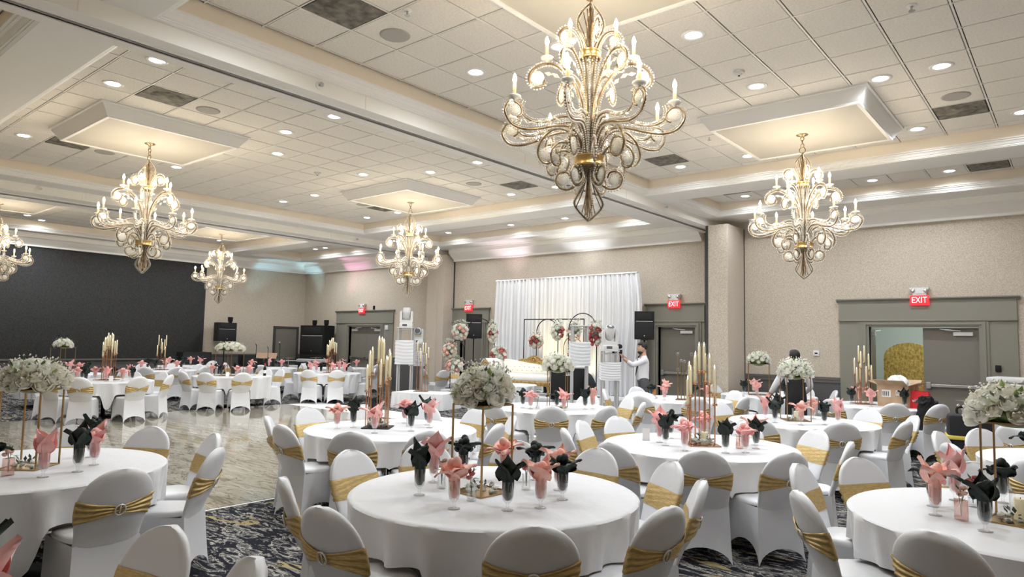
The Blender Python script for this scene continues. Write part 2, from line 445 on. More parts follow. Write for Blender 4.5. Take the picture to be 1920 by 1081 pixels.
# ------------------------------------------------------------------ ceiling
COFF = dict(A=(-6.36, 1.55, 2.62, 11.66), B=(-15.12, -7.10, 2.62, 11.66), C=(-22.9, -17.1, 2.62, 11.66),
            NA=(-6.1, 1.55, 12.56, 14.48), NB=(-15.0, -7.95, 12.56, 14.48), NC=(-22.52, -17.1, 12.56, 14.48),
            FB=(-15.12, -7.10, -.25, 1.75), FC=(-22.9, -17.1, -.25, 1.75), FA=(-6.36, 1.55, -.25, 1.75))
OFF = .12
mb = MB()
xs = sorted({XL, XR, *[v for c in COFF.values() for v in (c[0] - OFF, c[1] + OFF)]})
yy = sorted({YN, YB, *[v for c in COFF.values() for v in (c[2] - OFF, c[3] + OFF)]})
for a, b in zip(xs, xs[1:]):
    run = None
    for c, d in zip(yy, yy[1:]):
        mx, my = (a + b) / 2, (c + d) / 2
        inside = any(q[0] - OFF < mx < q[1] + OFF and q[2] - OFF < my < q[3] + OFF for q in COFF.values())
        if not inside: run = (run[0] if run else c, d)
        if (inside or d == yy[-1]) and run: mb.box(a, b, run[0], run[1], ZS, 5.2); run = None
struct(mb.build('ceiling', 'soffit_paint', smooth=False))
struct(MB().box(XL - .2, XR + .2, YN - .2, YB + .2, 5.2, 5.3).build('ceiling_slab', 'soffit_paint', smooth=False))
def ring(c, prof):
    mb = MB(); P = []
    for off, z in prof:
        x0, x1, y0, y1 = c[0] - off, c[1] + off, c[2] - off, c[3] + off
        P.append([(x0, y0, z), (x1, y0, z), (x1, y1, z), (x0, y1, z)])
    return mb.grid(P, wrap=True)
tile_me = MB().bbox(-.298, .298, -.298, .298, 0, .02, .006).mesh('tile', 'ceiling_tile', False)
vent_me = MB().bbox(-.292, .292, -.292, .292, -.004, .018, .006).mesh('vent', 'vent_dirty', False)
VENTS = [(-5.37, 3.87), (-9.29, 3.85), (-13.15, 3.73), (-8.67, 10.40), (-12.84, 10.39), (-1.11, 10.37), (-5.27, 10.39), (-1.08, 13.9), (-5.45, 13.6)]
def lines(a, b, off, step=.61):
    k = math.ceil((a - off + .02) / step); L = []
    while off + k * step < b - .02: L.append(off + k * step); k += 1
    return [a] + L + [b]
vent_tiles = []
for nm, c in COFF.items():
    co = struct(inst('ceiling_coffer', None))
    ring(c, [(0, 5.1), (0, 4.72)]).build('fascia', 'fascia_paint', co, False)
    ring(c, [(0, 4.745), (-.02, 4.74), (-.02, 4.722), (.006, 4.716), (.006, 4.703), (.03, 4.692), (.052, 4.664), (.07, 4.656), (.07, 4.643), (.088, 4.64), (.088, 4.63), (.119, 4.621)]).build('crown_molding', 'crown_paint', co, True, math.radians(20))
    xo = -.814 if nm[-1] == 'A' else (-8.37 if nm[-1] == 'B' else -19.4)
    yo = 7.18 if nm[0] != 'N' else 13.72
    X = lines(c[0], c[1], xo); Y = lines(c[2], c[3], yo)
    MB().box(c[0], c[1], c[2], c[3], ZT + .03, ZT + .05).build('gap_shade_board', 'gap_shade', co, False)  # dark sheet that paints the shadow lines between tiles
    for a, b in zip(X, X[1:]):
        for d, e in zip(Y, Y[1:]):
            sx, sy = (b - a - .034) / .596, (e - d - .030) / .596
            if sx < .05 or sy < .05: continue
            cx, cy = (a + b) / 2, (d + e) / 2
            v = any(abs(cx - q[0]) < .31 and abs(cy - q[1]) < .31 for q in VENTS)
            if v: vent_tiles.append((co, cx, cy, sx, sy))
            else: inst('tile', tile_me, co, (cx, cy, ZT), scale=(sx, sy, 1))
    for x in X[1:-1]: MB().box(-.009, .009, c[2], c[3], -.003, .006).build('grid_bar', 'grid_white', co, False, loc=(x, 0, ZT))
    for y in Y[1:-1]: MB().box(c[0], c[1], -.007, .007, -.002, .008).build('grid_bar', 'grid_white', co, False, loc=(0, y, ZT))
vent_in = MB().lathe([(0, -.012), (.19, -.012), (.20, -.004)], 24).mesh('diffuser_disc', 'vent_dirty')
for co, cx, cy, sx, sy in vent_tiles:
    v = inst('vent', vent_me, co, (cx, cy, ZT), scale=(sx, sy, 1))
    inst('diffuser_disc', vent_in, v)
# partition-track beams
def beam(x0, x1, y1):
    b = struct(inst('ceiling_beam', None)); w = x1 - x0
    mb = MB(); mb.box(x0, x0 + w * .37, YN, y1, ZBM, ZS + .01); mb.box(x0 + w * .60, x1, YN, y1, ZBM, ZS + .01)
    mb.build('beam_casing', 'soffit_paint', b, False)
    MB().box(x0 + w * .37, x0 + w * .60, YN, y1, ZBM + .035, ZS).build('partition_track', 'slot_dark', b, False)
    y = 1.9
    while y < y1 - .5:
        MB().box(x1 - .002, x1 + .003, y, y + .008, ZBM, ZS).build('joint', 'fascia_paint', b, False); y += 3.05
    MB().box(x0 + w * .33, x0 + w * .37, YN, y1, ZBM - .012, ZBM + .01).build('track_lip', 'crown_paint', b, False)
    MB().box(x0 + w * .60, x0 + w * .64, YN, y1, ZBM - .012, ZBM + .01).build('track_lip', 'crown_paint', b, False)
beam(-6.97, -6.48, YB); beam(-16.8, -15.75, YB)
# crown along the walls
prof = [(.36, 4.63), (.36, 4.60), (.34, 4.59), (.34, 4.49), (.30, 4.47), (.26, 4.42), (.19, 4.36), (.13, 4.32), (.115, 4.30), (.115, 4.255), (.0, 4.255)]
n_t = 0
def crown(a, b, axis, pos, sg):
    global n_t; n_t += 1; mb = MB(); P = []
    for off, z in prof:
        P.append([(a, pos - sg * off, z), (b, pos - sg * off, z)] if axis == 'x' else [(pos - sg * off, a, z), (pos - sg * off, b, z)])
    mb.grid(P)
    for e in (0, 1):
        pts = [r[e] for r in P] + [((a, b)[e], pos, 4.63) if axis == 'x' else (pos, (a, b)[e], 4.63)]
        mb.add(pts, [tuple(range(len(pts)))])
    struct(mb.build('trim_%d' % n_t, 'crown_paint', None, True, math.radians(22)))
crown(XL, -16.35, 'x', YB, 1); crown(-15.36, -6.97, 'x', YB, 1); crown(-5.72, XR, 'x', YB, 1); crown(YN, YB, 'y', XL, -1)

# chandelier trays
TRAYS = [(-2.93, 4.42), (-2.93, 9.83), (-11.17, 4.40), (-11.17, 9.85), (-19.4, 4.40), (-19.4, 9.80)]
for i, (x, y) in enumerate(TRAYS):
    t = struct(inst('ceiling_tray', None, None, (x, y, 0)))
    MB().box(-.94, .94, -.94, .94, 4.722, 4.76).build('tray_panel', 'tray_paint', t, False)
    ring((-.94, .94, -.94, .94), [(-.03, 4.722), (-.03, 4.708), (.015, 4.708), (.02, 4.73), (.035, 4.745), (.05, 4.775), (.09, 4.83), (.11, 4.86), (.115, 4.875), (.14, 4.88), (.14, 4.905)]).build('tray_molding', 'crown_paint', t, True, math.radians(20))

# ------------------------------------------------------------------ doors
def text_mesh(txt, size, depth, m):
    cu = bpy.data.curves.new('t', 'FONT'); cu.body = txt; cu.size = size; cu.extrude = depth; cu.align_x = 'CENTER'; cu.align_y = 'CENTER'
    o = bpy.data.objects.new('t', cu); COL.objects.link(o)
    dg = bpy.context.evaluated_depsgraph_get(); me = bpy.data.meshes.new_from_object(o.evaluated_get(dg))
    bpy.data.objects.remove(o); me.materials.clear(); me.materials.append(MATS[m]); return me
def leaf_parts(d, x0, x1, bar_side, hinge, y=YB + .09, M=None, bar=True):
    w = x1 - x0
    def mk(mb, nm, m, par=None, sm=False):
        if M:
            mb.v = [tuple(M @ Vector(p)) for p in mb.v]
        return mb.build(nm, m, par, sm)
    lf = mk(MB().bbox(x0 + .004, x1 - .004, y, y + .045, .01, 2.17, .004), 'leaf', 'door_leaf', d)
    if bar:
        mb = MB(); mb.bbox(x0 + .09, x1 - .05, y - .075, y - .04, 1.02, 1.075, .006)
        mb.bbox(x0 + .05, x0 + .13, y - .085, y, .985, 1.11, .006); mb.bbox(x1 - .11, x1 - .05, y - .07, y, 1.0, 1.09, .006)
        mk(mb, 'panic_bar', 'steel', lf)
    mb = MB(); mb.bbox(*( (x1 - .42, x1 - .10) if hinge > 0 else (x0 + .10, x0 + .42)), y - .06, y, 2.02, 2.09, .006)
    xa = x1 - .3 if hinge > 0 else x0 + .3
    mb.tube([(xa, y - .05, 2.11), (xa - hinge * .22, y - .13, 2.13), (xa - hinge * .34, y - .02, 2.15)], .011, 5)
    mk(mb, 'closer', 'white_plastic', lf)
    return lf
def door(n, x0, x1, px0, px1, zt, leaves, open_left=False):
    d = struct(inst('door_%d' % n, None))
    mb = MB()
    for a, b, c, e in ((px0, x0 - .16, 0, 2.30), (x1 + .16, px1, 0, 2.30), (x0 - .16, x1 + .16, zt + .13, 2.30)): mb.box(a, b, YB - .035, YB, c, e)
    mb.build('surround', 'door_trim', d, False)
    MB().box(px0, px1, YB - .05, YB, 2.335, 2.70).build('header', 'door_trim', d, False)
    MB().bbox(px0 - .015, px1 + .015, YB - .075, YB, 2.30, 2.337, .008).build('molding', 'door_trim', d)
    P = [(YB, 2.70), (YB - .05, 2.70), (YB - .06, 2.715), (YB - .09, 2.735), (YB - .105, 2.745), (YB - .105, 2.765), (YB, 2.775)]
    mb = MB(); mb.grid([[(px0 - .05, y, z), (px1 + .05, y, z)] for y, z in P])
    for xx in (px0 - .05, px1 + .05): mb.add([(xx, y, z) for y, z in P], [tuple(range(len(P)))])
    mb.build('cornice', 'door_trim', d, False)
    # stepped casing
    for k, (o_, dy) in enumerate(((.16, .055), (.11, .075), (.05, .05))):
        i_ = (.11, .05, .0)[k]; mb = MB()
        mb.box(x0 - o_, x0 - i_, YB - dy, YB + .1, 0, zt + o_ * .8); mb.box(x1 + i_, x1 + o_, YB - dy, YB + .1, 0, zt + o_ * .8)
        mb.box(x0 - i_, x1 + i_, YB - dy, YB + .1, zt + i_ * .8, zt + o_ * .8)
        mb.build('casing', 'door_trim', d, False)
    if leaves == 1: leaf_parts(d, x0, x1, 1, 1)
    elif not open_left:
        c = (x0 + x1) / 2; leaf_parts(d, x0, c, 1, -1); leaf_parts(d, c, x1, -1, 1)
    else:
        c = (x0 + x1) / 2; leaf_parts(d, c, x1, -1, 1)
        M = Matrix.Translation((x0 + .01, YB + .12, 0)) @ Matrix.Rotation(math.radians(97), 4, 'Z') @ Matrix.Translation((-x0, -YB - .09, 0))
        leaf_parts(d, x0, c, 1, -1, M=M, bar=False)
        mb = MB()
        for z in (.3, 1.1, 1.9): mb.cyl((x0 + .02, YB + .09), .012, z, z + .11, 8)
        mb.build('hinge', 'steel', d)
    return d
door(1, *DOORS[0][:2], *PAN[0], 2.18, 2); door(2, *DOORS[1][:2], *PAN[1], 2.18, 1); door(3, *DOORS[2][:2], *PAN[2], 2.18, 1)
door(4, *DOORS[3][:2], *PAN[3], 2.19, 2, True)
# service door in the left wall
d = struct(inst('door_5', None))
mb = MB()
for a, b, c, e in ((14.22, 14.30, 0, 2.16), (15.22, 15.30, 0, 2.16), (14.30, 15.22, 2.08, 2.16)): mb.box(XL, XL + .06, a, b, c, e)
mb.build('casing', 'slot_dark', d, False)
MB().box(XL, XL + .02, 14.30, 15.22, 0, 2.08).build('leaf', 'door_leaf', d, False)
MB().cyl((0, 0), .03, 0, .07, 10, Matrix.Translation((XL + .02, 14.4, 1.0)) @ Matrix.Rotation(PI / 2, 4, 'Y')).build('knob', 'steel', d)
# corridor behind the open leaf
c = struct(inst('corridor', None))
MB().box(-7, 3, 18.6, 18.7, 0, 3).build('wall', 'corridor_wall', c, False)
MB().box(-4.6, -4.5, 15.8, 18.7, 0, 3).build('wall', 'corridor_wall', c, False)
MB().box(1.5, 1.6, 15.8, 18.7, 0, 3).build('wall', 'corridor_wall', c, False)
MB().box(-7, 3, 15.57, 18.7, -.1, 0).build('floor', 'corridor_floor', c, False)
MB().box(-7, 3, 15.77, 18.7, 2.9, 3.0).build('ceiling', 'corridor_wall', c, False)
MB().box(-3.4, -1.9, 16.6, 17.4, 2.87, 2.9).build('lamp', 'corridor_fill', c, False)  # unseen glowing panel added to light the corridor
# exit signs with twin emergency heads
ex_txt = text_mesh('EXIT', .165, .003, 'exit_letter')
def exit_sign(x, z, label):
    t = thing('exit_sign', label, 'sign', (x, YB - .11, z), 0, 'exit signs above the doors')
    MB().bbox(-.165, .165, 0, .05, -.10, .10, .008).build('sign_box', 'exit_red', t)
    inst('lettering', ex_txt, t, (0, -.004, 0), rot=(PI / 2, 0, 0), scale=(.8, 1.05, 1))
    mb = MB(); mb.prism([(-.17, 0), (.17, 0), (.12, .12), (-.12, .12)], 0, .09, Matrix.Translation((0, .09, .25)) @ Matrix.Rotation(PI / 2, 4, 'X') @ Matrix.Scale(-1, 4, (0, 1, 0)))
    mb.box(-.12, .12, .01, .1, .10, .13)
    h = mb.build('emergency_light', 'white_plastic', t, False)
    for q in (-.11, .11): MB().ell((q, -.005, .19), (.04, .02, .045)).build('lamp_head', 'chrome', h)
exit_sign(-2.43, 2.71, 'red lit exit sign above the open double doors at right')
exit_sign(-7.70, 2.74, 'red lit exit sign right of the white drape')
exit_sign(-14.68, 2.76, 'red lit exit sign above the door left of the white drape')
exit_sign(-20.0, 2.75, 'red lit exit sign above the far left double doors')
def wallbox(name, x, y, z, w, h, m, label, cat, slot=True):
    t = thing(name, label, cat, (x, y, z))
    MB().bbox(-w / 2, w / 2, -.03, 0, -h / 2, h / 2, .005).build('cover_plate', m, t)
    if slot: MB().box(-w * .25, w * .25, -.034, -.03, -h * .12, h * .12).build('display', 'black_plastic', t, False)
wallbox('thermostat', -4.40, YB, 1.62, .12, .12, 'white_plastic', 'white wall thermostat left of the open double doors', 'thermostat')
wallbox('card_reader', -1.20, YB - .036, 1.42, .09, .12, 'black_plastic', 'small black wall box right of the open double doors', 'wall box', False)
wallbox('door_alarm', -18.62, YB - .036, 2.15, .16, .16, 'white_plastic', 'white square box beside the far left double doors', 'alarm box', False)
wallbox('motion_sensor', -19.4, YB, 2.86, .09, .14, 'black_plastic', 'small black sensor above the far left double doors', 'sensor', False)
t = thing('notice', 'white paper notice on the wall behind the photographer', 'notice', (-8.62, YB, 1.62))
MB().box(-.2, .2, -.006, 0, -.1, .1).build('sheet', 'label_paper', t, False)
MB().box(-.15, .15, -.008, -.006, .02, .04).box(-.15, .1, -.008, -.006, -.04, -.02).build('print', 'label_ink', t, False)

# ------------------------------------------------------------------ ceiling fixtures
dl_ring = MB().lathe([(.062, .012), (.075, -.002), (.10, -.010), (.122, -.008), (.128, 0)], 20).mesh('trim_ring', 'crown_paint')
dl_lens = MB().lathe([(0, .004), (.07, .004)], 20).mesh('lens', 'lens_light', False)
spot_l = bpy.data.lights.new('lamp', 'SPOT'); spot_l.energy = SPOT_POWER; spot_l.color = (.89, .95, 1.0); spot_l.spot_size = math.radians(165); spot_l.spot_blend = .7; spot_l.shadow_soft_size = .07
DOWN = [(-9.36, 3.2), (-8.13, 3.22), (-13.05, 3.2), (-13.05, 5.64), (-9.36, 5.66), (-10.6, 6.27), (-8.13, 5.67), (-13.02, 8.65), (-14.25, 8.63), (-14.25, 11.07), (-13.03, 11.07),
        (-10.56, 8.08), (-9.35, 8.71), (-8.14, 8.72), (-9.34, 11.08), (-8.13, 11.07),
        (-5.4, 5.71), (-4.2, 5.74), (-2.95, 6.35), (-2.94, 8.1), (-1.71, 8.72), (-1.1, 8.73), (-1.71, 11.07), (-4.17, 11.06), (-5.38, 11.05), (-5.4, 3.26), (-1.1, 3.26), (-1.1, 5.7), (-.5, 11.07),
        (-2.92, 14.02), (-1.69, 14.02), (-5.35, 14.02), (-14.2, 14.02), (-8.3, 14.02), (-20.9, 14.02), (-20.3, 14.02), (-19.1, 14.02), (-11.8, 14.02), (-10.0, 14.02),
        (-21.9, 5.6), (-20.95, 5.55), (-18.0, 6.14), (-22.5, 6.1), (-18.0, 8.7), (-21.9, 8.7), (-18.0, 11.0), (-21.9, 11.0), (-21.9, 3.2), (-18.0, 3.2), (-12.0, 14.02)]
DOWN = sorted(set(DOWN[:-1]))
byrow = {}
for i, (x, y) in enumerate(sorted(DOWN, key=lambda p: (view_angle(*p)))):
    bay = 'right coffer' if x > -6.5 else ('middle coffer' if x > -15.5 else 'left coffer')
    bay = ('narrow back ' + bay) if y > 12 else bay
    byrow[bay] = byrow.get(bay, 0) + 1; k = byrow[bay]
    t = thing('downlight', 'round recessed downlight in the %s, %s' % (bay, 'leftmost' if k == 1 else (ORD[k] + ' from the left')), 'downlight', (x, y, ZT - .001), 0, 'recessed ceiling downlights')
    inst('trim_ring', dl_ring, t); inst('lens', dl_lens, t, (0, 0, -.012)); inst('lamp', spot_l, t, (0, 0, -.02))
sp_me = MB().lathe([(0, -.010), (.135, -.010), (.15, -.012), (.16, -.004), (.16, 0)], 20).mesh('ceiling_speaker', 'speaker_grille')
for x, y, l in [(-5.41, 4.48, 'at the top of the picture'), (-9.36, 4.43, 'right of the left tray'), (-13.05, 4.4, 'left of the left tray'), (-1.1, 9.89, 'right of the right tray'), (-9.33, 9.89, 'right of the middle tray'), (-12.95, 9.94, 'left of the middle tray')]:
    t = thing('ceiling_speaker', 'round flush ceiling speaker ' + l, 'speaker', (x, y, ZT), 0, 'flush ceiling speakers')
    inst('grille', sp_me, t)
for x, y, l in [(-2.94, 7.54, 'smoke detector behind the big front chandelier'), (-11.18, 7.47, 'smoke detector in the middle coffer')]:
    t = thing('smoke_detector', 'white ' + l, 'smoke detector', (x, y, ZT))
    MB().lathe([(0, -.05), (.03, -.05), (.035, -.03), (.06, -.025), (.065, 0)], 16).build('housing', 'white_plastic', t)
    MB().cyl((0, 0), .012, -.058, -.05, 8).build('sensor', 'black_plastic', t)
def sprinkler(x, y, z, label, side=True):
    t = thing('sprinkler_head', label, 'sprinkler', (x, y, z), 0, 'sprinkler heads')
    M = Matrix.Rotation(PI / 2, 4, 'Y') if side else Matrix.Rotation(PI, 4, 'X')
    MB().lathe([(.045, 0), (.045, .006), (.02, .012), (.012, .012)], 14, M).build('escutcheon', 'crown_paint', t)
    MB().cyl((0, 0), .009, .01, .05, 8, M).lathe([(0, .05), (.028, .052), (.028, .056), (0, .058)], 10, M).build('nozzle', 'steel', t)
for x, y, z, l in [(-6.477, 4.30, 4.55, 'sprinkler head on the long beam nearest the camera'), (-6.477, 8.4, 4.55, 'sprinkler head on the long beam left of the front chandelier'),
                   (-6.477, 12.6, 4.55, 'sprinkler head at the far end of the long beam'), (-15.747, 4.2, 4.55, 'sprinkler head on the left beam'), (-15.747, 11.9, 4.55, 'sprinkler head at the far end of the left beam')]:
    sprinkler(x, y, z, l)
for x, y, l in [(-3.6, 13.9, 'hanging sprinkler in the narrow coffer above the doors'), (-4.9, 4.2, 'hanging sprinkler in the right coffer near the vent'), (-4.25, 9.7, 'hanging sprinkler left of the right tray'), (-1.1, 7.0, 'hanging sprinkler at the upper right')]:
    sprinkler(x, y, ZT, l, False)

# ------------------------------------------------------------------ chandeliers
def rz_path(pts, n=6): return [(p[0], 0, p[1]) for p in [tuple(v)[:2] for v in spline([(a, b, 0) for a, b in pts], n)]]
def arm_mesh(pts, r=.011, n=6, taper=.6):
    P = rz_path(pts); m = len(P)
    return MB().tube(P, [r * (1 - (1 - taper) * i / m) for i in range(m)], n).mesh('arm', 'bronze_gold'), P
def bead_mesh(P, off=.019, r=.0085, step=.0195):
    mb = MB(); acc = 0
    for a, b in zip(P, P[1:]):
        a, b = Vector(a), Vector(b); d = b - a; L = d.length
        if L < 1e-6: continue
        nrm = Vector((-d.z, 0, d.x)) / L
        while acc < L:
            p = a + d * (acc / L)
            for s in (1, -1): mb.octa(p + nrm * off * s, r)
            acc += step
        acc -= L
    return mb.mesh('beading', 'crystal_warm', False)
def rosette(c, r):
    mb = MB(); M = Matrix.Translation((c[0], 0, c[1])) @ Matrix.Rotation(PI / 2, 4, 'X')
    mb.lathe([(0, -.016), (r * .35, -.013), (r * .8, -.007), (r * .95, 0), (r * .8, .007), (r * .35, .013), (0, .016)], 10, M)
    for k in range(12):
        a = 2 * PI * k / 12
        mb.octa((c[0] + r * .62 * math.cos(a), 0, c[1] + r * .62 * math.sin(a)), (r * .17, .018, r * .17))
    return mb.mesh('rosette', 'crystal', False)
def drops(L):
    mb = MB()
    for x, z, a, s in L:
        mb.octa((0, 0, 0), (.034 * s, .011 * s, .016 * s), Matrix.Translation((x, 0, z)) @ Matrix.Rotation(-a, 4, 'Y'))
    return mb.mesh('crystal_drops', 'crystal', False)
CH = {}
def kit(key, pts, ros, dr, r=.011):
    a, P = arm_mesh(pts, r); CH[key] = (a, bead_mesh(P), [rosette(c, q) for c, q in ros], drops(dr) if dr else None)
kit('lower', [(.05, .03), (.085, .16), (.17, .25), (.29, .25), (.44, .205), (.57, .18), (.68, .205), (.735, .29), (.705, .365), (.645, .375), (.60, .335), (.60, .285), (.635, .262)],
    [((.655, .315), .055)], [(.30, .30, .3, 1), (.37, .275, .1, 1.1), (.44, .255, -.1, 1.1), (.51, .235, -.2, 1.1), (.57, .24, .6, .9)])
kit('lower2', [(.03, .05), (.06, .20), (.12, .32), (.24, .33), (.38, .27), (.50, .25), (.585, .29), (.60, .36), (.585, .40)], [], [], .009)
kit('upper', [(.03, .06), (.045, .30), (.07, .50), (.13, .64), (.21, .74), (.30, .795), (.40, .785), (.47, .73), (.485, .66), (.44, .605), (.375, .62), (.36, .665)],
    [((.415, .685), .056)], [(.21, .655, .9, 1), (.27, .70, .6, 1.1), (.33, .715, .2, 1.1), (.14, .55, 1.1, 1)])
kit('scroll', [(.07, .03), (.11, .17), (.19, .255), (.29, .25), (.375, .17), (.405, .06), (.36, -.015), (.29, -.005), (.255, .06), (.285, .125), (.33, .125)],
    [((.325, .055), .062)], [(.17, .17, .9, .9), (.23, .19, .3, .9)])
kit('scroll2', [(.08, .0), (.15, .09), (.24, .12), (.33, .08), (.365, .0), (.335, -.07), (.28, -.06), (.275, -.01)], [((.318, -.015), .034)], [])
kit('bottom', [(.10, -.04), (.06, -.10), (.085, -.165), (.155, -.215), (.23, -.20), (.26, -.135), (.225, -.08), (.165, -.085), (.145, -.13)], [((.20, -.145), .052)], [])
kit('top', [(.055, .88), (.075, .97), (.13, 1.055), (.205, 1.075), (.255, 1.02), (.24, .945), (.18, .925), (.15, .965)], [((.20, 1.0), .048)], [])
kit('reed', [(.085, .03), (.06, .12), (.075, .24), (.12, .33), (.16, .33)], [], [], .007)
kit('stem', [(.02, .03), (.035, .30), (.03, .55), (.045, .75), (.07, .85)], [], [(.05, .45, 1.4, .8), (.05, .6, 1.5, .8)], .008)
def leaf_wires(pts, veins, nm):
    mb = MB(); P = rz_path(pts); mb.tube(P, .007, 5)
    for v in veins: mb.tube(rz_path(v, 4), .0045, 4)
    return mb.mesh(nm, 'bronze_gold'), bead_mesh(P, .010, .0055, .015)
CH['fin_b'] = leaf_wires([(.02, -.06), (.045, -.18), (.09, -.27), (.115, -.335), (.075, -.40), (.0, -.47)],
                         [[(.01, -.10), (.025, -.28), (.055, -.41)], [(.01, -.08), (.05, -.24), (.10, -.36)], [(.01, -.2), (.02, -.35), (.03, -.43)]], 'leaf_fin')
CH['fin_t'] = leaf_wires([(.02, .90), (.055, .99), (.10, 1.08), (.105, 1.15), (.065, 1.23), (.0, 1.30)],
                         [[(.01, .92), (.03, 1.08), (.06, 1.22)], [(.01, .9), (.05, 1.03), (.10, 1.14)], [(.01, 1.0), (.02, 1.15), (.03, 1.25)]], 'leaf_fin')
cup_me = MB().lathe([(0, -.03), (.012, -.03), (.014, -.01), (.045, 0), (.052, .014), (.045, .02), (.014, .014), (0, .014)], 12).mesh('bobeche', 'crystal')
sl_me = MB().cyl((0, 0), .0135, .012, .115, 10).mesh('candle_sleeve', 'candle_sleeve')
bu_me = MB().lathe([(0, .115), (.010, .118), (.0165, .138), (.015, .155), (.007, .178), (0, .192)], 8).mesh('bulb', 'bulb_glow')
def band_mesh(r, h, z): return MB().lathe([(r - .006, z - h / 2), (r, z - h / 2), (r + .006, z - h / 2 + .008), (r, z - h / 2 + .016), (r, z + h / 2 - .016), (r + .006, z + h / 2 - .008), (r, z + h / 2), (r - .006, z + h / 2)], 24).mesh('band', 'brass_band')
b1, b2 = band_mesh(.122, .085, 0), band_mesh(.082, .07, .865)
rod_me = MB().cyl((0, 0), .012, -.40, 1.32, 8).mesh('center_rod', 'bronze_gold')
disc_me = MB().lathe([(0, -.012), (.117, -.012), (.117, .012), (0, .012)], 16).mesh('band_plate', 'bronze_gold')
link = MB().tube([(.022 * math.cos(a), 0, .034 * math.sin(a)) for a in [2 * PI * k / 12 for k in range(12)]], .0055, 5, True).mesh('link', 'bronze_gold')
ring_me = MB().tube([(.04 * math.cos(a), 0, .04 * math.sin(a)) for a in [2 * PI * k / 16 for k in range(16)]], .007, 6, True).mesh('hanging_ring', 'bronze_gold')
can_me = MB().lathe([(0, -.035), (.02, -.035), (.03, -.02), (.075, -.008), (.08, 0), (0, 0)], 18).mesh('canopy', 'bronze_gold')
def chandelier(x, y, label, rot):
    zb = 3.145
    t = thing('chandelier', label, 'chandelier', (x, y, zb), rot, 'gilt crystal chandeliers under the ceiling trays')
    inst('center_rod', rod_me, t); inst('band', b1, t); inst('band', b2, t); inst('band_plate', disc_me, t)
    inst('canopy', can_me, t, (0, 0, 4.722 - zb)); inst('hanging_ring', ring_me, t, (0, 0, 1.355))
    z = 1.41
    k = 0
    while z < 4.70 - zb: inst('link', link, t, (0, 0, z + .01), PI / 2 * (k % 2)); z += .05; k += 1
    def put(key, n, a0, scl=1):
        a, bd, rs, dr = CH[key]
        nm = {'lower': 'candle_arm', 'lower2': 'arm_brace', 'upper': 'candle_arm', 'scroll': 'scroll', 'scroll2': 'scroll', 'bottom': 'scroll', 'top': 'scroll', 'reed': 'reed', 'stem': 'stem'}[key]
        for i in range(n):
            o = inst(nm, a, t, rz=a0 + 2 * PI * i / n)
            stuff(inst('beading', bd, o))
            for q in rs: inst('rosette', q, o)
            if dr: stuff(inst('crystal_drops', dr, o))
    put('lower', 8, 0); put('lower2', 8, 0); put('upper', 6, .3); put('scroll', 6, PI / 8); put('scroll2', 6, PI / 8 + .5); put('bottom', 6, .2); put('top', 4, .5); put('reed', 12, .1); put('stem', 8, .2)
    for key, n in (('fin_b', 4), ('fin_t', 4)):
        for i in range(n):
            o = inst('leaf_fin', CH[key][0], t, rz=.5 + 2 * PI * i / n); stuff(inst('beading', CH[key][1], o))
    for n, a0, r, z in ((8, 0, .66, .405), (6, .3, .345, .835)):
        for i in range(n):
            a = a0 + 2 * PI * i / n
            o = inst('bobeche', cup_me, t, (r * math.cos(a), r * math.sin(a), z))
            inst('candle_sleeve', sl_me, o); inst('bulb', bu_me, o)
for (x, y), l, r in zip(TRAYS, ['largest gilt crystal chandelier hanging front and centre', 'gilt crystal chandelier hanging at the right before the exit doors', 'gilt crystal chandelier hanging left of the long beam',
                                'gilt crystal chandelier hanging in the middle beside the left pilaster', 'gilt crystal chandelier cut off by the left picture edge', 'smallest gilt crystal chandelier hanging before the left corner'], (.35, .1, .2, .5, .0, .3)):
    chandelier(x, y, l, r)

# ------------------------------------------------------------------ covered chairs
WZ = [(.42, .198), (.47, .196), (.52, .202), (.58, .213), (.64, .2225), (.70, .2255), (.75, .220), (.79, .206), (.825, .184), (.855, .154), (.878, .118), (.893, .078), (.902, .036)]
def lerp(T, z):
    for (a, p), (b, q) in zip(T, T[1:]):
        if z <= b: return p + (q - p) * max(0, (z - a) / (b - a))
    return T[-1][1]
def yc(z): return -.205 - .16 * max(0, (z - .42) / .48) ** 1.15
def sec(z, k, n, ex=0.0, off=0.0):
    w = (lerp(WZ, z) if z < .70 else .2255 * math.sqrt(max(.0, 1 - ((z - .70) / .204) ** 2))) + ex; lo = max(0, min(1, (z - .40) / .16)); th = (.016 + .014 * lo) * min(1, (.915 - z) / .05) ** .5 + ex
    a = 2 * PI * k / n; c, s = math.cos(a), math.sin(a)
    x = w * math.copysign(abs(c) ** .62, c); y = th * math.copysign(abs(s) ** .75, s)
    cur = .022 * lo * (1 - (x / max(w, .01)) ** 2)          # back is gently curved around the sitter
    bulge = 0
    if s < 0:
        q = (x / .20) ** 2 + ((z - .69) / .20) ** 2
        bulge = .014 * max(0, 1 - q) ** .5
    return (x, yc(z) + y - cur - bulge - (off if s < 0 else -off * .5), z)
n = 28; rows = [.42, .45, .48, .50, .52, .54, .57, .60, .64, .68, .72, .755, .785, .81, .832, .852, .868, .881, .890, .8965, .9005, .9025]
mb = MB(); mb.grid([[sec(z, k, n) for k in range(n)] for z in rows], wrap=True)
mb.add([sec(.9025, k, n) for k in range(n)], [tuple(range(n))])
back_me = mb.mesh('back_cover', 'spandex')
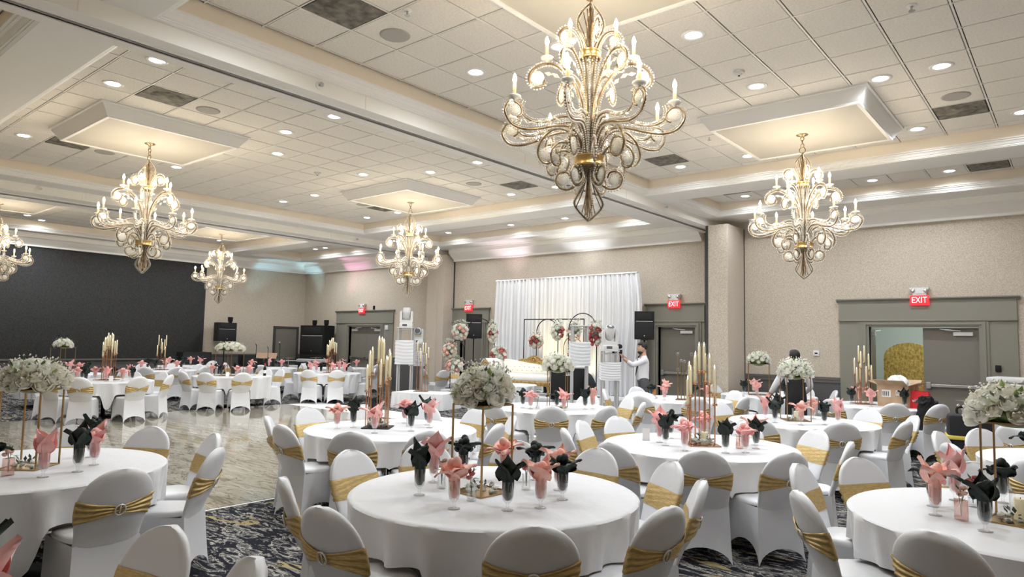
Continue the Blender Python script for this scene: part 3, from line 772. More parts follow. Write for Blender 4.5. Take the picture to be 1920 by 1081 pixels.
# skirt and seat
mb = MB(); C = [(-.225, -.265), (.225, -.265), (.195, .215), (-.195, .215)]; T4 = [(-.199, -.224), (.199, -.224), (.186, .20), (-.186, .20)]
for e in range(4):
    p0, p1 = Vector(C[e]), Vector(C[(e + 1) % 4]); q0, q1 = Vector(T4[e]), Vector(T4[(e + 1) % 4])
    nrm = Vector((p1.y - p0.y, -(p1.x - p0.x))).normalized(); arch = .115 if e in (0, 2) else .15; G = []
    for j in range(7):
        v = j / 6; row = []
        for i in range(13):
            u = i / 12; s = 4 * u * (1 - u)
            b = p0.lerp(p1, u) - nrm * (.02 if e == 0 else .035) * s; tp = q0.lerp(q1, u)
            z0 = .004 + arch * s ** .62
            z = z0 + (.445 - z0) * v; p = b.lerp(tp, v ** .75) - nrm * .012 * s * math.sin(PI * v)
            row.append((p.x, p.y, z))
        G.append(row)
    mb.grid(G)
def sq(u, r): return math.copysign(abs(u) ** .55, u) * r
G = []
for rr, z in ((1.0, .445), (1.0, .458), (.985, .470), (.94, .479), (.82, .485), (.5, .490), (.1, .492)):
    G.append([(sq(math.cos(2 * PI * k / 24), .192 * rr), -.005 + sq(math.sin(2 * PI * k / 24), .208 * rr), z) for k in range(24)])
mb.grid(G, wrap=True); mb.add(G[-1], [tuple(range(24))])
seat_me = mb.mesh('seat_cover', 'spandex', True, math.radians(50))
# sash: plain in front, gathered to a buckle behind
n = 56; G = []
for j in range(21):
    v = j / 20; row = []
    for k in range(n):
        a = 2 * PI * k / n; s, c = math.sin(a), math.cos(a)
        x = math.copysign(abs(c) ** .62, c)
        pin = (1 - min(1, abs(x) * 1.02)) if s < 0 else 0
        hh = .076 * (1 - .70 * pin ** .75) - (0 if s < 0 else .006); zc = .655 - .006 * pin
        z = zc + hh * (2 * v - 1)
        ruf = (.003 + .0055 * (1 - pin) ** .6) * math.sin(v * 2 * PI * 3.5 + .6 * math.sin(x * 7)) if s < 0 else .0012 * math.sin(v * 2 * PI * 4 + x * 6)
        p = sec(z, k, n, .0045, ruf + .003 * (4 * v * (1 - v)) + (.006 * pin))
        row.append(p)
    G.append(row)
sash_me = MB().grid(G, wrap=True).mesh('sash', 'gold_satin')
yb_ = sec(.650, 3 * 28 // 4, 28)[1]
mb = MB(); M = Matrix.Translation((0, yb_ - .021, .650)) @ Matrix.Rotation(PI / 2 + .3, 4, 'X')
mb.tube([(.031 * math.cos(a), .034 * math.sin(a), 0) for a in [2 * PI * k / 20 for k in range(20)]], .0055, 6, True, M)
mb.box(-.003, .003, -.03, .03, -.003, .003, M)
buck_me = mb.mesh('buckle', 'buckle_silver')
def chair(px, py, face, label, group):
    f = Vector((math.cos(face), math.sin(face)))
    t = thing('banquet_chair', label, 'chair', (px + f.x * .355, py + f.y * .355, 0), face - PI / 2, group)
    inst('seat_cover', seat_me, t); inst('back_cover', back_me, t)
    s = inst('sash', sash_me, t); inst('buckle', buck_me, s)
    return t

# ------------------------------------------------------------------ round tables and their chairs
# name: (x, y, radius, phrase, chair angles in degrees or (x, y) of the chair back)
TBL = {
 'T1': (-2.93, 3.37, .915, 'front centre flower table', [-41, -88, -123, -171, 157, 123, 91, 59, 30, -5]),
 'T2': (-2.89, 6.34, .915, 'centre right candle table', [-98, -64, -33, 14, 53, 92, 125, 158, -172, -139]),
 'T3': (-5.78, 4.93, .915, 'centre left candle table', [-56, -25, -93, -127, -171, 155, 120, 88, 49, 16]),
 'T4': (-5.82, 1.58, .915, 'front left flower table', [8, 47, 82, 118, 150, -38]),
 'T5': (-.28, 4.95, .915, 'front right flower table', [174, -141, 144, -102, 107, 70]),
 'T6': (-2.85, 9.4, .915, 'flower table before the waiter', [-95, -54, -13, 26, 65, 165]),
 'T7': (-6.1, 8.33, .915, 'flower table before the sofa', [-125, -93, -55, -19, 22, 63, 99]),
 'T8': (-5.6, 11.45, .915, 'round table beside the photographer', [-150, -92, -52, -8, 64, 155]),
 'T12': (-4.9, 14.0, .915, 'flower table by the pilaster', [-97, 72, 30, 168]),
 'T13': (-2.7, 13.25, .915, 'table with the cardboard box', [-39, 8, -70, -112]),
 'T14': (.1, 8.0, .915, 'table behind front right table', [170, -145, 137, -108]),
 'T15': (.1, 10.75, .915, 'rear right edge table', [-125, 165]),
 'TN': (-2.75, .12, .915, 'bottom left corner table', [74, 103]),
 'L1': (-15.6, 5.55, .915, 'left candle table', [-38, 7, 47, -70, -112, 135, 100]),
 'L2': (-16.1, 8.6, .915, 'left flower table', [-54, -18, 86, 113, -86, -144]),
 'L3': (-16.3, 11.5, .915, 'candle table near far doors', [-57, -24, 56, -150, 163]),
 'L4': (-18.7, 5.7, .915, 'far left flower table', [-5, 60]),
 'L5': (-19.6, 8.37, .915, 'far left candle table', [30, -40, 178, 144, 105, -5]),
 'L6': (-19.8, 11.7, .915, 'far table by the band', [-38, 86, -140]),
 'L7': (-18.9, 13.9, .915, 'table before the far doors', [-30, 75, -120, 20]),
 'L8': (-22.0, 10.2, .915, 'farthest left table', [-100, 118]),
}
def cloth(R, angs, drop_lo=.23, drop_hi=.512, seed=0):
    rnd = random.Random(seed); mb = MB(); N = 192; ph = rnd.random() * 6
    G = []
    def ring_(r, z): return [(r * math.cos(2 * PI * k / N), r * math.sin(2 * PI * k / N), z) for k in range(N)]
    G.append(ring_(.02, .764)); G.append(ring_(R * .5, .764)); G.append(ring_(R - .03, .764)); G.append(ring_(R - .008, .762)); G.append(ring_(R + .004, .753))
    hem = []
    for k in range(N):
        a = 2 * PI * k / N
        d = min([abs((a - q + PI) % (2 * PI) - PI) for q in angs] or [9])
        s = max(0, min(1, (d - .235) / .13)); s = s * s * (3 - 2 * s)
        hem.append(drop_hi + (drop_lo - drop_hi) * s + .012 * math.sin(3 * a + ph))
    for j in range(1, 10):
        v = j / 9; row = []
        for k in range(N):
            a = 2 * PI * k / N; z = .753 + (hem[k] - .753) * v
            dep = (.753 - z) / .45
            w1 = 15 * a + ph + 1.3 * math.sin(4 * a + ph); w2 = 23 * a + 2 * ph + 1.1 * math.sin(5 * a)
            fold = (1 - 2 * abs(math.sin(w1 / 2 * 1.0)) ** .8) * .55 + (1 - 2 * abs(math.sin(w2 / 2 * 1.0)) ** .8) * .35
            r = R + .004 - .026 * dep + .085 * fold * dep ** .6
            row.append((r * math.cos(a), r * math.sin(a), z))
        G.append(row)
    mb.grid(G, wrap=True); mb.add(G[0], [tuple(range(N))])
    return mb
top_me = MB().lathe([(0, .73), (.90, .73), (.905, .745), (.90, .757), (0, .757)], 32).mesh('table_top', 'wood_tan')
leg_me = MB().lathe([(0, 0), (.28, 0), (.28, .02), (.04, .05), (.04, .73), (0, .73)], 14).mesh('pedestal', 'black_plastic')
def side_word(i, n, k):
    if i == 0: return 'nearest'
    return None
for si, (key, (tx, ty, R, ph, angs)) in enumerate(TBL.items()):
    rad = [math.radians(a) for a in angs]
    t = thing('round_table', 'round banquet table under white cloth, the ' + ph, 'table', (tx, ty, 0), 0, 'round banquet tables')
    inst('table_top', top_me, t, scale=(R / .915, R / .915, 1)); inst('pedestal', leg_me, t)
    cl = cloth(R, rad, seed=si).build('tablecloth', 'linen', None, True, math.radians(60), (tx, ty, 0))
    tag(cl, 'white tablecloth draped over the ' + ph, 'tablecloth', 'white round tablecloths')
    view = math.atan2(-ty, -tx)                                  # direction from the table to the camera
    rel = sorted(((a - view + PI) % (2 * PI) - PI, a) for a in rad)
    near = min(rel, key=lambda q: abs(q[0]))
    rights = sorted([q for q in rel if q[0] > near[0]]); lefts = sorted([q for q in rel if q[0] < near[0]], reverse=True)
    names = {near[1]: 'nearest seat'}
    for i, q in enumerate(rights): names[q[1]] = '%s right of nearest' % ORD[i + 1]
    for i, q in enumerate(lefts): names[q[1]] = '%s left of nearest' % ORD[i + 1]
    for a in rad:
        rr = 1.29 + .03 * math.sin(a * 7 + si)
        x, y = tx + rr * math.cos(a), ty + rr * math.sin(a)
        chair(x, y, a + PI + .07 * math.sin(a * 11 + si * 3), 'white chair with gold sash, %s at %s' % (names[a], ph), 'covered chairs at the round tables')
for x, y, f, l in ((-15.0, 13.9, 1.3, 'white chair with gold sash, leftmost of three beside the left pilaster'), (-14.75, 14.95, -1.2, 'white chair with gold sash, middle of three beside the left pilaster'), (-13.95, 13.75, 2.9, 'white chair seen edge-on, rightmost of three beside the left pilaster')):
    chair(x, y, f, l, 'covered chairs at the round tables')

# ------------------------------------------------------------------ goblets and folded napkins
gob_me = MB().lathe([(0, .0), (.034, .0), (.036, .004), (.012, .009), (.007, .016), (.011, .024), (.007, .032), (.012, .042), (.027, .058), (.0335, .085), (.0345, .115), (.032, .15), (.0335, .163), (.0315, .163), (.030, .15), (.0325, .115), (.031, .085), (.024, .06), (0, .048)], 18).mesh('bowl', 'clear_glass')
def napkin_mesh(seed, m, style):
    rnd = random.Random(seed); mb = MB(); N = 26; G = []; ph = rnd.random() * 6
    prof = [(.055, .012), (.08, .024), (.12, .026), (.16, .027), (.19, .034), (.215, .046 if style else .040)]
    for z, r in prof:
        G.append([(r * (1 + .16 * math.sin(7 * 2 * PI * k / N + ph + z * 9)) * math.cos(2 * PI * k / N), r * (1 + .16 * math.sin(7 * 2 * PI * k / N + ph + z * 9)) * math.sin(2 * PI * k / N), z) for k in range(N)])
    mb.grid(G, wrap=True); mb.add(G[0], [tuple(range(N))])
    # pointed cloth tips
    nt = (4 if style == 0 else 5)
    for i in range(nt):
        a = ph + 2 * PI * i / nt + rnd.uniform(-.25, .25); L = rnd.uniform(.11, .17) if style == 0 else rnd.uniform(.09, .13); tilt = rnd.uniform(.2, .75) if style == 0 else rnd.uniform(.6, 1.1)
        w = rnd.uniform(.052, .072); P = []
        for j in range(7):
            v = j / 6; ww = w * (1 - v ** 1.7) * (.75 + .5 * math.sin(PI * min(1, v * 1.2)))
            rr = .018 + L * v * math.sin(tilt * (.6 + .8 * v)); z = .165 + L * v * math.cos(tilt * (.5 + .9 * v))
            row = []
            for q in range(5):
                u = (q - 2) / 2
                rx = rr - .028 * (u * u) * (1 - .5 * v) + .006 * math.sin(u * 5 + i); ty_ = u * ww
                row.append((rx * math.cos(a) - ty_ * math.sin(a), rx * math.sin(a) + ty_ * math.cos(a), z + .010 * math.sin(3 * u + i + 4 * v)))
            P.append(row)
        mb.grid(P)
    # gathered heart of the fold
    for i in range(3):
        a = ph + i * 2.1; mb.ell((.016 * math.cos(a), .016 * math.sin(a), .215 + .012 * i), (.026, .022, .03), 8, 5)
    me = mb.mesh('napkin', m)
    return me
NAP = {c: [napkin_mesh(11 * i + 5 + j, m, i % 2) for i in range(4)] for j, (c, m) in enumerate((('pink', 'napkin_pink'), ('coral', 'napkin_coral'), ('dark green', 'napkin_green')))}
ZTOP = .7645
def setting(ph, spots, seed):
    rnd = random.Random(seed)
    spots = sorted(spots, key=lambda q: view_angle(q[0], q[1])); cnt = {}
    for i, (x, y, c) in enumerate(spots):
        k = ORD[i + 1]
        w = '%s from the left' % k if i else 'leftmost'
        g = thing('goblet', 'clear footed glass goblet, %s on the %s' % (w, ph), 'goblet', (x, y, ZTOP), rnd.random() * 6, 'water goblets on the round tables')
        inst('bowl', gob_me, g)
        o = inst('napkin', rnd.choice(NAP[c]), None, (x, y, ZTOP), rnd.random() * 6, scale=(1.16, 1.16, rnd.uniform(1.0, 1.14)))
        tag(o, '%s napkin in goblet %s, %s' % (c, w.replace(' the', ''), ph), 'napkin', 'folded napkins standing in goblets')
MEAS = {
 'T1': [(-3.19, 2.96, 'dark green'), (-3.41, 3.29, 'pink'), (-2.79, 2.86, 'coral'), (-2.55, 3.05, 'dark green'), (-2.45, 3.23, 'coral'), (-2.48, 3.49, 'dark green'), (-2.97, 3.85, 'dark green'), (-2.66, 3.70, 'coral'), (-3.38, 3.55, 'dark green'), (-3.16, 3.74, 'coral')],
 'T2': [(-3.1, 6.05, 'dark green'), (-3.24, 6.2, 'pink'), (-2.82, 5.88, 'pink'), (-2.50, 6.04, 'dark green'), (-2.38, 6.2, 'pink'), (-2.40, 6.52, 'dark green'), (-3.3, 6.55, 'dark green'), (-2.5, 6.75, 'coral'), (-3.05, 6.8, 'pink')],
 'T3': [(-6.13, 4.47, 'coral'), (-6.10, 4.66, 'dark green'), (-5.60, 4.55, 'pink'), (-5.47, 4.93, 'dark green'), (-5.55, 5.27, 'pink'), (-5.75, 5.42, 'dark green'), (-6.05, 5.35, 'pink'), (-6.3, 5.1, 'dark green')],
 'T4': [(-5.33, 1.56, 'pink'), (-5.38, 1.78, 'dark green'), (-5.58, 1.95, 'pink'), (-5.5, 1.3, 'dark green'), (-5.75, 1.15, 'pink'), (-5.95, 2.05, 'dark green')],
 'T5': [(-.69, 4.72, 'coral'), (-.43, 4.50, 'dark green'), (-.74, 4.98, 'dark green'), (-.66, 5.28, 'pink'), (-.12, 4.48, 'pink'), (-.42, 5.42, 'dark green')],
 'T6': [(-3.3, 9.3, 'pink'), (-3.05, 8.95, 'dark green'), (-2.72, 8.93, 'coral'), (-2.52, 9.2, 'dark green'), (-2.42, 9.43, 'pink'), (-2.85, 9.88, 'coral'), (-3.22, 9.6, 'dark green')],
 'T7': [(-6.35, 7.9, 'dark green'), (-6.15, 7.83, 'pink'), (-5.95, 8.2, 'dark green'), (-5.72, 8.05, 'pink'), (-5.62, 8.45, 'dark green'), (-5.6, 8.62, 'coral')],
 'TN': [(-2.76, .62, 'dark green'), (-2.60, .63, 'pink'), (-3.1, .5, 'pink'), (-2.3, .4, 'dark green')],
}
for key, (tx, ty, R, ph, angs) in TBL.items():
    if key in MEAS: setting(ph, MEAS[key], len(ph))
    else:
        n = 9 if key in ('L1', 'L2', 'L3') else (6 if key != 'TN' else 5); S_ = []
        for i in range(n):
            a = 2 * PI * i / n + .4 + (.35 if key == 'TN' else 0); rr = .50 + .04 * math.sin(i * 5 + len(ph))
            S_.append((tx + rr * math.cos(a), ty + rr * math.sin(a), ('pink', 'dark green', 'coral', 'dark green')[i % 4] if i % 2 or key[0] != 'L' else 'pink'))
        setting(ph, S_, len(ph) + 3)

# ------------------------------------------------------------------ flowers
def rose_mesh(seed, m):
    rnd = random.Random(seed); mb = MB()
    mb.ell((0, 0, .12), (.34, .34, .40), 8, 6)
    for ri, (R, n, top, bot) in enumerate(((.42, 3, 72, -30), (.58, 4, 56, -45), (.74, 5, 38, -60), (.90, 5, 18, -68))):
        for i in range(n):
            a = 2 * PI * i / n + ri * .9 + rnd.uniform(-.15, .15); P = []; tp = top + rnd.uniform(-7, 7)
            for j in range(6):
                v = j / 5; ph = math.radians(bot + (tp - bot) * v); row = []
                for q in range(5):
                    u = (q - 2) / 2; half = PI / n * 1.28 * (1 - .35 * v * v)
                    rr = R * (1 + .10 * v ** 5 + .03 * u * u)
                    p2 = ph - .16 * u * u * v
                    row.append((rr * math.cos(p2) * math.cos(a + u * half), rr * math.cos(p2) * math.sin(a + u * half), rr * math.sin(p2) * .9 + .12))
                P.append(row)
            mb.grid(P)
    return mb.mesh('rose', m)
ROSE = {c: [rose_mesh(s, m) for s in (1, 2)] for c, m in (('white', 'petal_white'), ('cream', 'petal_cream'), ('pink', 'petal_pink'), ('red', 'petal_red'))}
def leaves_mesh(n, spread, m, seed, size=.05, h=.5):
    rnd = random.Random(seed); mb = MB()
    for i in range(n):
        a = rnd.random() * 2 * PI; e = rnd.uniform(-.25, 1.2); L = size * rnd.uniform(.7, 1.4); w = L * .28
        d = Vector((math.cos(a) * math.cos(e), math.sin(a) * math.cos(e), math.sin(e)))
        p = Vector((d.x * spread[0], d.y * spread[1], d.z * spread[2] + h * spread[2])) * rnd.uniform(.82, 1.02)
        s = d.cross(Vector((0, 0, 1))); s = s.normalized() if s.length > .1 else Vector((1, 0, 0))
        d2 = (d + Vector((rnd.uniform(-.5, .5), rnd.uniform(-.5, .5), rnd.uniform(-.3, .5)))).normalized()
        up = s.cross(d2) * .25 * w
        mb.add([p, p + d2 * L * .45 + s * w, p + d2 * L, p + d2 * L * .45 - s * w, p + d2 * L * .5 - up], [(0, 1, 4), (1, 2, 4), (2, 3, 4), (3, 0, 4)])
    return mb.mesh('foliage', m, False)
def filler_mesh(n, spread, seed, m='filler_white', r=.007):
    rnd = random.Random(seed); mb = MB()
    for i in range(n):
        a = rnd.random() * 2 * PI; e = rnd.uniform(-.2, 1.3)
        d = Vector((math.cos(a) * math.cos(e) * spread[0], math.sin(a) * math.cos(e) * spread[1], (math.sin(e) + .35) * spread[2])) * rnd.uniform(.95, 1.14)
        mb.octa(d, r * rnd.uniform(.7, 1.5))
    return mb.mesh('filler', m, False)
def bouquet(t, loc, sp, n, rb, cols, seed, leaf=('leaf_green', 'leaf_light'), nleaf=70, nfill=120, dome=True, core='leaf_green'):
    """roses spread over an ellipsoid; parent t, local position loc"""
    rnd = random.Random(seed); L = Vector(loc)
    MB().ell((0, 0, sp[2] * .30), (sp[0] * .72, sp[1] * .72, sp[2] * .55), 12, 8).build('moss_core', core, t, loc=loc)
    for i in range(n):
        u = (i + .5) / n; e = (-.25 + 1.25 * u) if dome else (-1 + 2 * u)
        e = max(-.98, min(.98, e)); a = i * 2.39996 + seed
        c = math.sqrt(1 - e * e)
        d = Vector((c * math.cos(a) * sp[0] * .86, c * math.sin(a) * sp[1] * .86, (e + (.35 if dome else 0)) * sp[2] * .80))
        nrm = Vector((d.x / sp[0] ** 2, d.y / sp[1] ** 2, (e * sp[2] * .8 + .25 * sp[2]) / sp[2] ** 2 + .3)).normalized()
        o = inst('rose', rnd.choice(ROSE[rnd.choice(cols)]), t, L + d)
        o.rotation_mode = 'QUATERNION'; o.rotation_quaternion = nrm.to_track_quat('Z', 'Y') @ Matrix.Rotation(rnd.random() * 6, 3, 'Z').to_quaternion()
        s = rb * rnd.uniform(.8, 1.18); o.scale = (s, s, s)
    for i, m in enumerate(leaf): stuff(inst('foliage', leaves_mesh(nleaf // len(leaf), (sp[0] * .97, sp[1] * .97, sp[2] * .78), m, seed + i, max(.03, rb * .8)), t, loc))
    if nfill: stuff(inst('filler', filler_mesh(nfill, sp, seed), t, loc))
def stand(x, y, rz, w, d, h, label, m='gold_metal', plates=True, r=.005):
    t = thing('flower_stand', label, 'flower stand', (x, y, ZTOP), rz, 'gold flower stands on the tables')
    for sx in (-1, 1):
        for sy in (-1, 1): MB().box(-r, r, -r, r, 0, h).build('post', m, t, False, loc=(sx * w / 2, sy * d / 2, 0))
    for z in (.004, h):
        mb = MB()
        for s in (-1, 1):
            mb.box(-w / 2, w / 2, s * d / 2 - r, s * d / 2 + r, z - r, z + r); mb.box(s * w / 2 - r, s * w / 2 + r, -d / 2, d / 2, z - r, z + r)
        mb.build('rim', m, t, False)
    if plates: MB().box(-w / 2, w / 2, -d / 2, d / 2, h - .004, h + .004).build('top_plate', m, t, False)
    MB().box(-w / 2, w / 2, -d / 2, d / 2, 0, .004).build('base_plate', m, t, False)
    return t
def arrangement(x, y, z, rz, sp, n, rb, cols, seed, label, **k):
    t = thing('flower_arrangement', label, 'flowers', (x, y, z), rz, 'flower arrangements on stands')
    bouquet(t, (0, 0, 0), sp, n, rb, cols, seed, **k)
FS = [('T1', -2.98, 3.30, 1.52, .27, .27, .555, (.21, .175, .19), 36, .060, ('white', 'cream')), ('T4', -5.80, 1.60, .75, .27, .27, .55, (.235, .20, .16), 36, .062, ('cream', 'white')),
      ('T5', -.31, 4.88, -.15, .27, .27, .555, (.24, .20, .16), 36, .062, ('white', 'cream')), ('T6', -2.95, 9.45, .6, .30, .30, .57, (.22, .20, .18), 34, .062, ('white',)),
      ('T7', -6.05, 8.35, .5, .27, .27, .55, (.24, .2, .2), 30, .055, ('white',)), ('T12', -5.05, 13.9, .4, .40, .30, .62, (.24, .2, .2), 28, .05, ('white',)),
      ('L2', -16.2, 8.55, .3, .52, .40, .62, (.44, .26, .15), 40, .062, ('white', 'cream')), ('L4', -18.7, 5.7, .3, .36, .36, .62, (.22, .2, .16), 26, .055, ('white',))]
ph_of = {k: v[3] for k, v in TBL.items()}
for i, (key, x, y, rz, w, d, h, sp, n, rb, cols) in enumerate(FS):
    stand(x, y, rz, w, d, h, 'tall gold frame stand on the ' + ph_of[key])
    arrangement(x, y, ZTOP + h + .01, rz, sp, n, rb, cols, 20 + i, 'round bunch of white roses on the gold stand of the ' + ph_of[key], leaf=('leaf_green', 'leaf_light') if i not in (0, 1, 2) else ('leaf_dusty', 'leaf_light', 'leaf_green'), nleaf=80 if i < 4 else 50, nfill=200 if i < 4 else 60)
    wr_ = thing('flower_ring', 'white blossom ring at the stand foot on the ' + ph_of[key], 'flowers', (x, y, ZTOP + .006), 0, 'low blossom rings')
    if i < 4:
        for k in range(9):
            a = k * .7
            inst('blossom', ROSE['white'][k % 2], wr_, (.085 * math.cos(a), .085 * math.sin(a), .012 + .008 * (k % 3)), a, scale=.020)
        stuff(inst('foliage', leaves_mesh(26, (.09, .09, .035), 'leaf_dusty', i + 3, .035), wr_))
    else:
        for k in range(5): inst('blossom', ROSE['white'][k % 2], wr_, (.07 * math.cos(k * 1.26), .07 * math.sin(k * 1.26), .012), k, scale=.025)

# ------------------------------------------------------------------ candle clusters
can_mesh = MB().lathe([(0, 0), (.0125, 0), (.0125, .235), (.009, .245), (0, .247)], 10).mesh('candle', 'candle_ivory')
flame_me = MB().lathe([(0, .245), (.005, .25), (.006, .262), (0, .285)], 6).mesh('flame', 'candle_flame')
tube_gl = MB().lathe([(.021, -.005), (.021, .27)], 12).mesh('glass_sleeve', 'clear_glass')
hold_me = MB().lathe([(0, -.03), (.008, -.03), (.010, -.018), (.024, -.014), (.024, .006), (.014, .008), (0, .008)], 10).mesh('candle_cup', 'rose_gold')
def candelabra(x, y, z, label, spots, base=.30, m='rose_gold', flames=True, sleeve=True, bm='rose_gold'):
    t = thing('candle_cluster', label, 'candelabra', (x, y, z), .67, 'tall gold candle clusters')
    MB().bbox(-base / 2, base / 2, -base / 2, base / 2, 0, .012, .003).build('base_plate', bm, t)
    for px, py, h in spots:
        r = MB().cyl((0, 0), .0065, .01, h - .02, 8).build('rod', m, t, loc=(px, py, 0))
        inst('candle_cup', hold_me, r, (0, 0, h))
        c = inst('candle', can_mesh, t, (px, py, h + .005)); inst('flame', flame_me, c)
        if sleeve: inst('glass_sleeve', tube_gl, c)
C2 = [(-.025, .0, .71), (.025, .01, .71), (-.07, -.02, .60), (.07, -.02, .60), (-.045, .07, .62), (.05, .07, .61), (-.115, -.03, .48), (.115, -.035, .49), (-.10, .09, .52), (.10, .09, .50), (-.13, .03, .38), (.135, .03, .39)]
C3 = [(-.02, .02, .71), (.01, .03, .70), (.035, .01, .68), (-.10, -.05, .55), (-.09, .02, .59), (.08, -.03, .50), (.10, .02, .57), (.12, -.04, .54), (-.12, -.07, .40), (-.11, .07, .44), (.07, .09, .48), (.03, -.08, .46)]
candelabra(-2.87, 6.36, ZTOP, 'pyramid of ivory candles on copper rods, on the centre right candle table', C2)
candelabra(-5.93, 4.86, ZTOP, 'two clusters of ivory candles on copper rods, on the centre left candle table', C3, m='rose_gold', bm='black_plastic')
C1 = [(.15 * math.cos(k * 2.4) * (.4 + .6 * (k % 3) / 2), .15 * math.sin(k * 2.4) * (.4 + .6 * (k % 3) / 2), .70 - .24 * ((k * 7) % 10) / 10) for k in range(14)]
candelabra(-15.65, 5.6, ZTOP, 'dense cluster of candles before the dark left wall, on the left candle table', C1, .36)
candelabra(-16.25, 11.55, ZTOP, 'cluster of candles on rods, on the candle table near far doors', C1[:11], .34)
candelabra(-19.6, 8.37, ZTOP, 'small cluster of candles on the far left candle table', [(-.1, 0, .68), (.1, .02, .68), (-.06, .06, .58), (.03, -.05, .48), (.09, -.04, .56), (-.1, -.05, .40), (.06, .07, .36)], .3)
candelabra(-3.0, 13.3, ZTOP, 'cluster of candles before the open double doors, on the table with the cardboard box', [(-.06, 0, .74), (.05, .02, .74), (-.12, .03, .52), (.13, .03, .50), (-.05, -.06, .64), (.09, -.05, .60), (0, .08, .42), (-.12, -.05, .36), (.12, -.08, .40), (.02, -.1, .38)], .32)
# skirted riser with its own candles
t = thing('skirted_riser', 'low riser with pleated white skirt beside the light tower', 'riser', (-13.0, 12.2, 0), .25)
MB().bbox(-.75, .75, -.45, .45, .36, .40, .006).build('riser_top', 'linen', t)
mb = MB(); G = []
N = 260; per = []
for k in range(N):
    s = k / N * 4.0; e = int(s); u = s - e
    p = [(-.75 + 1.5 * u, -.45), (.75, -.45 + .9 * u), (.75 - 1.5 * u, .45), (-.75, .45 - .9 * u)][e]; nr = [(0, -1), (1, 0), (0, 1), (-1, 0)][e]
    per.append((p, nr))
for j in range(6):
    v = j / 5; w = .010 + .018 * v
    G.append([(p[0] + q[0] * w * (1 + math.sin(k * .9)), p[1] + q[1] * w * (1 + math.sin(k * .9)), .39 - .385 * v) for k, (p, q) in enumerate(per)])
mb.grid(G, wrap=True); mb.build('pleated_skirt', 'linen', t)
candelabra(-13.25, 12.25, .402, 'cluster of tall candles on the low skirted riser', [(-.12, -.02, 1.02), (.02, .03, .98), (.09, -.02, .97), (.16, .04, .86), (-.06, .06, .84), (.12, -.06, .70), (-.02, -.08, .76)], .36)
# tealight rods
t = thing('tealight_rods', 'slim gold rods with round tealight cups on the round table beside the photographer', 'candelabra', (-5.47, 11.4, ZTOP), .4)
MB().bbox(-.15, .15, -.15, .15, 0, .01, .003).build('base_plate', 'gold_metal', t)
tl_me = MB().lathe([(0, -.02), (.02, -.015), (.03, .01), (.026, .035), (.02, .035), (0, .012)], 12).mesh('tealight_cup', 'clear_glass')
for px, py, h in ((-.12, 0, .80), (.12, 0, .80), (-.06, .06, .68), (-.0, -.03, .67), (-.12, .08, .52), (.12, -.08, .51), (.06, .1, .48)):
    r = MB().cyl((0, 0), .008, .01, h - .02, 8).build('rod', 'gold_metal', t, loc=(px, py, 0)); inst('tealight_cup', tl_me, r, (0, 0, h))

# ------------------------------------------------------------------ small things on the tables
def blossom_ring(x, y, R, ph, n=16):
    t = thing('flower_ring', 'white blossom garland round the candle base on the ' + ph, 'flowers', (x, y, ZTOP + .013))
    rnd = random.Random(n)
    for k in range(n):
        a = 2 * PI * k / n; inst('blossom', ROSE['white'][k % 2], t, ((R + rnd.uniform(-.025, .02)) * math.cos(a), (R + rnd.uniform(-.025, .02)) * math.sin(a), .02 + rnd.uniform(0, .035)), a, scale=.024)
    stuff(inst('foliage', leaves_mesh(40, (R * 1.05, R * 1.05, .05), 'leaf_dusty', 5, .04), t))
blossom_ring(-2.87, 6.36, .085, ph_of['T2']); blossom_ring(-5.93, 4.86, .085, ph_of['T3'])
vase_me = MB().lathe([(0, 0), (.028, 0), (.031, .004), (.026, .05), (.03, .095), (.032, .10), (.028, .098), (.024, .05), (.026, .012), (0, .01)], 8).mesh('glass', 'clear_glass', False)
rvase_me = MB().prism([(-.03, -.02), (.03, -.02), (.03, .02), (-.03, .02)], 0, .115).mesh('glass', 'rose_glass', False)
stem_me = MB().tube([(0, 0, .01), (.004, .003, .08), (.012, .006, .15)], .002, 5).tube([(0, 0, .01), (-.006, .0, .09), (-.018, -.008, .14)], .002, 5).tube([(0, 0, .01), (.0, -.006, .10), (.004, -.02, .165)], .002, 5).mesh('stems', 'leaf_green')
def bud_vase(x, y, label, col, me=vase_me):
    t = thing('bud_vase', label, 'vase', (x, y, ZTOP), x * 7); inst('glass', me, t)
    f = thing('bud_flowers', '%s sprig in the %s' % (col, label), 'flowers', (x, y, ZTOP + .012), x * 7)
    inst('stems', stem_me, f)
    for k, p in enumerate(((.012, .006, .15), (-.018, -.008, .142), (.004, -.02, .165), (.022, -.012, .128))): inst('blossom', ROSE[col][k % 2], f, p, k, scale=.019)
    stuff(inst('foliage', leaves_mesh(10, (.03, .03, .05), 'leaf_green', 4, .03), f, (0, 0, .09)))
bud_vase(-2.86, 3.08, 'crystal bud vase before the front centre stand', 'red')
bud_vase(-3.24, 3.2, 'ribbed bud vase left of the front centre stand', 'pink')
bud_vase(-2.82, 3.56, 'clear bud vase right of the front centre stand', 'red')
bud_vase(-.56, 4.70, 'rose glass vase on the front right table', 'pink', rvase_me)
bud_vase(-.55, 5.15, 'clear bud vase beyond the rose one on the front right table', 'red')
bud_vase(-5.55, 1.42, 'amber bud vase on the front left table', 'pink', rvase_me)
bud_vase(-5.78, 5.17, 'clear bud vase on the centre left candle table', 'pink')
bud_vase(-2.52, 6.42, 'rose glass vase on the centre right candle table', 'white', rvase_me)
bud_vase(-6.15, 8.0, 'clear bud vase on the flower table before the sofa', 'white')
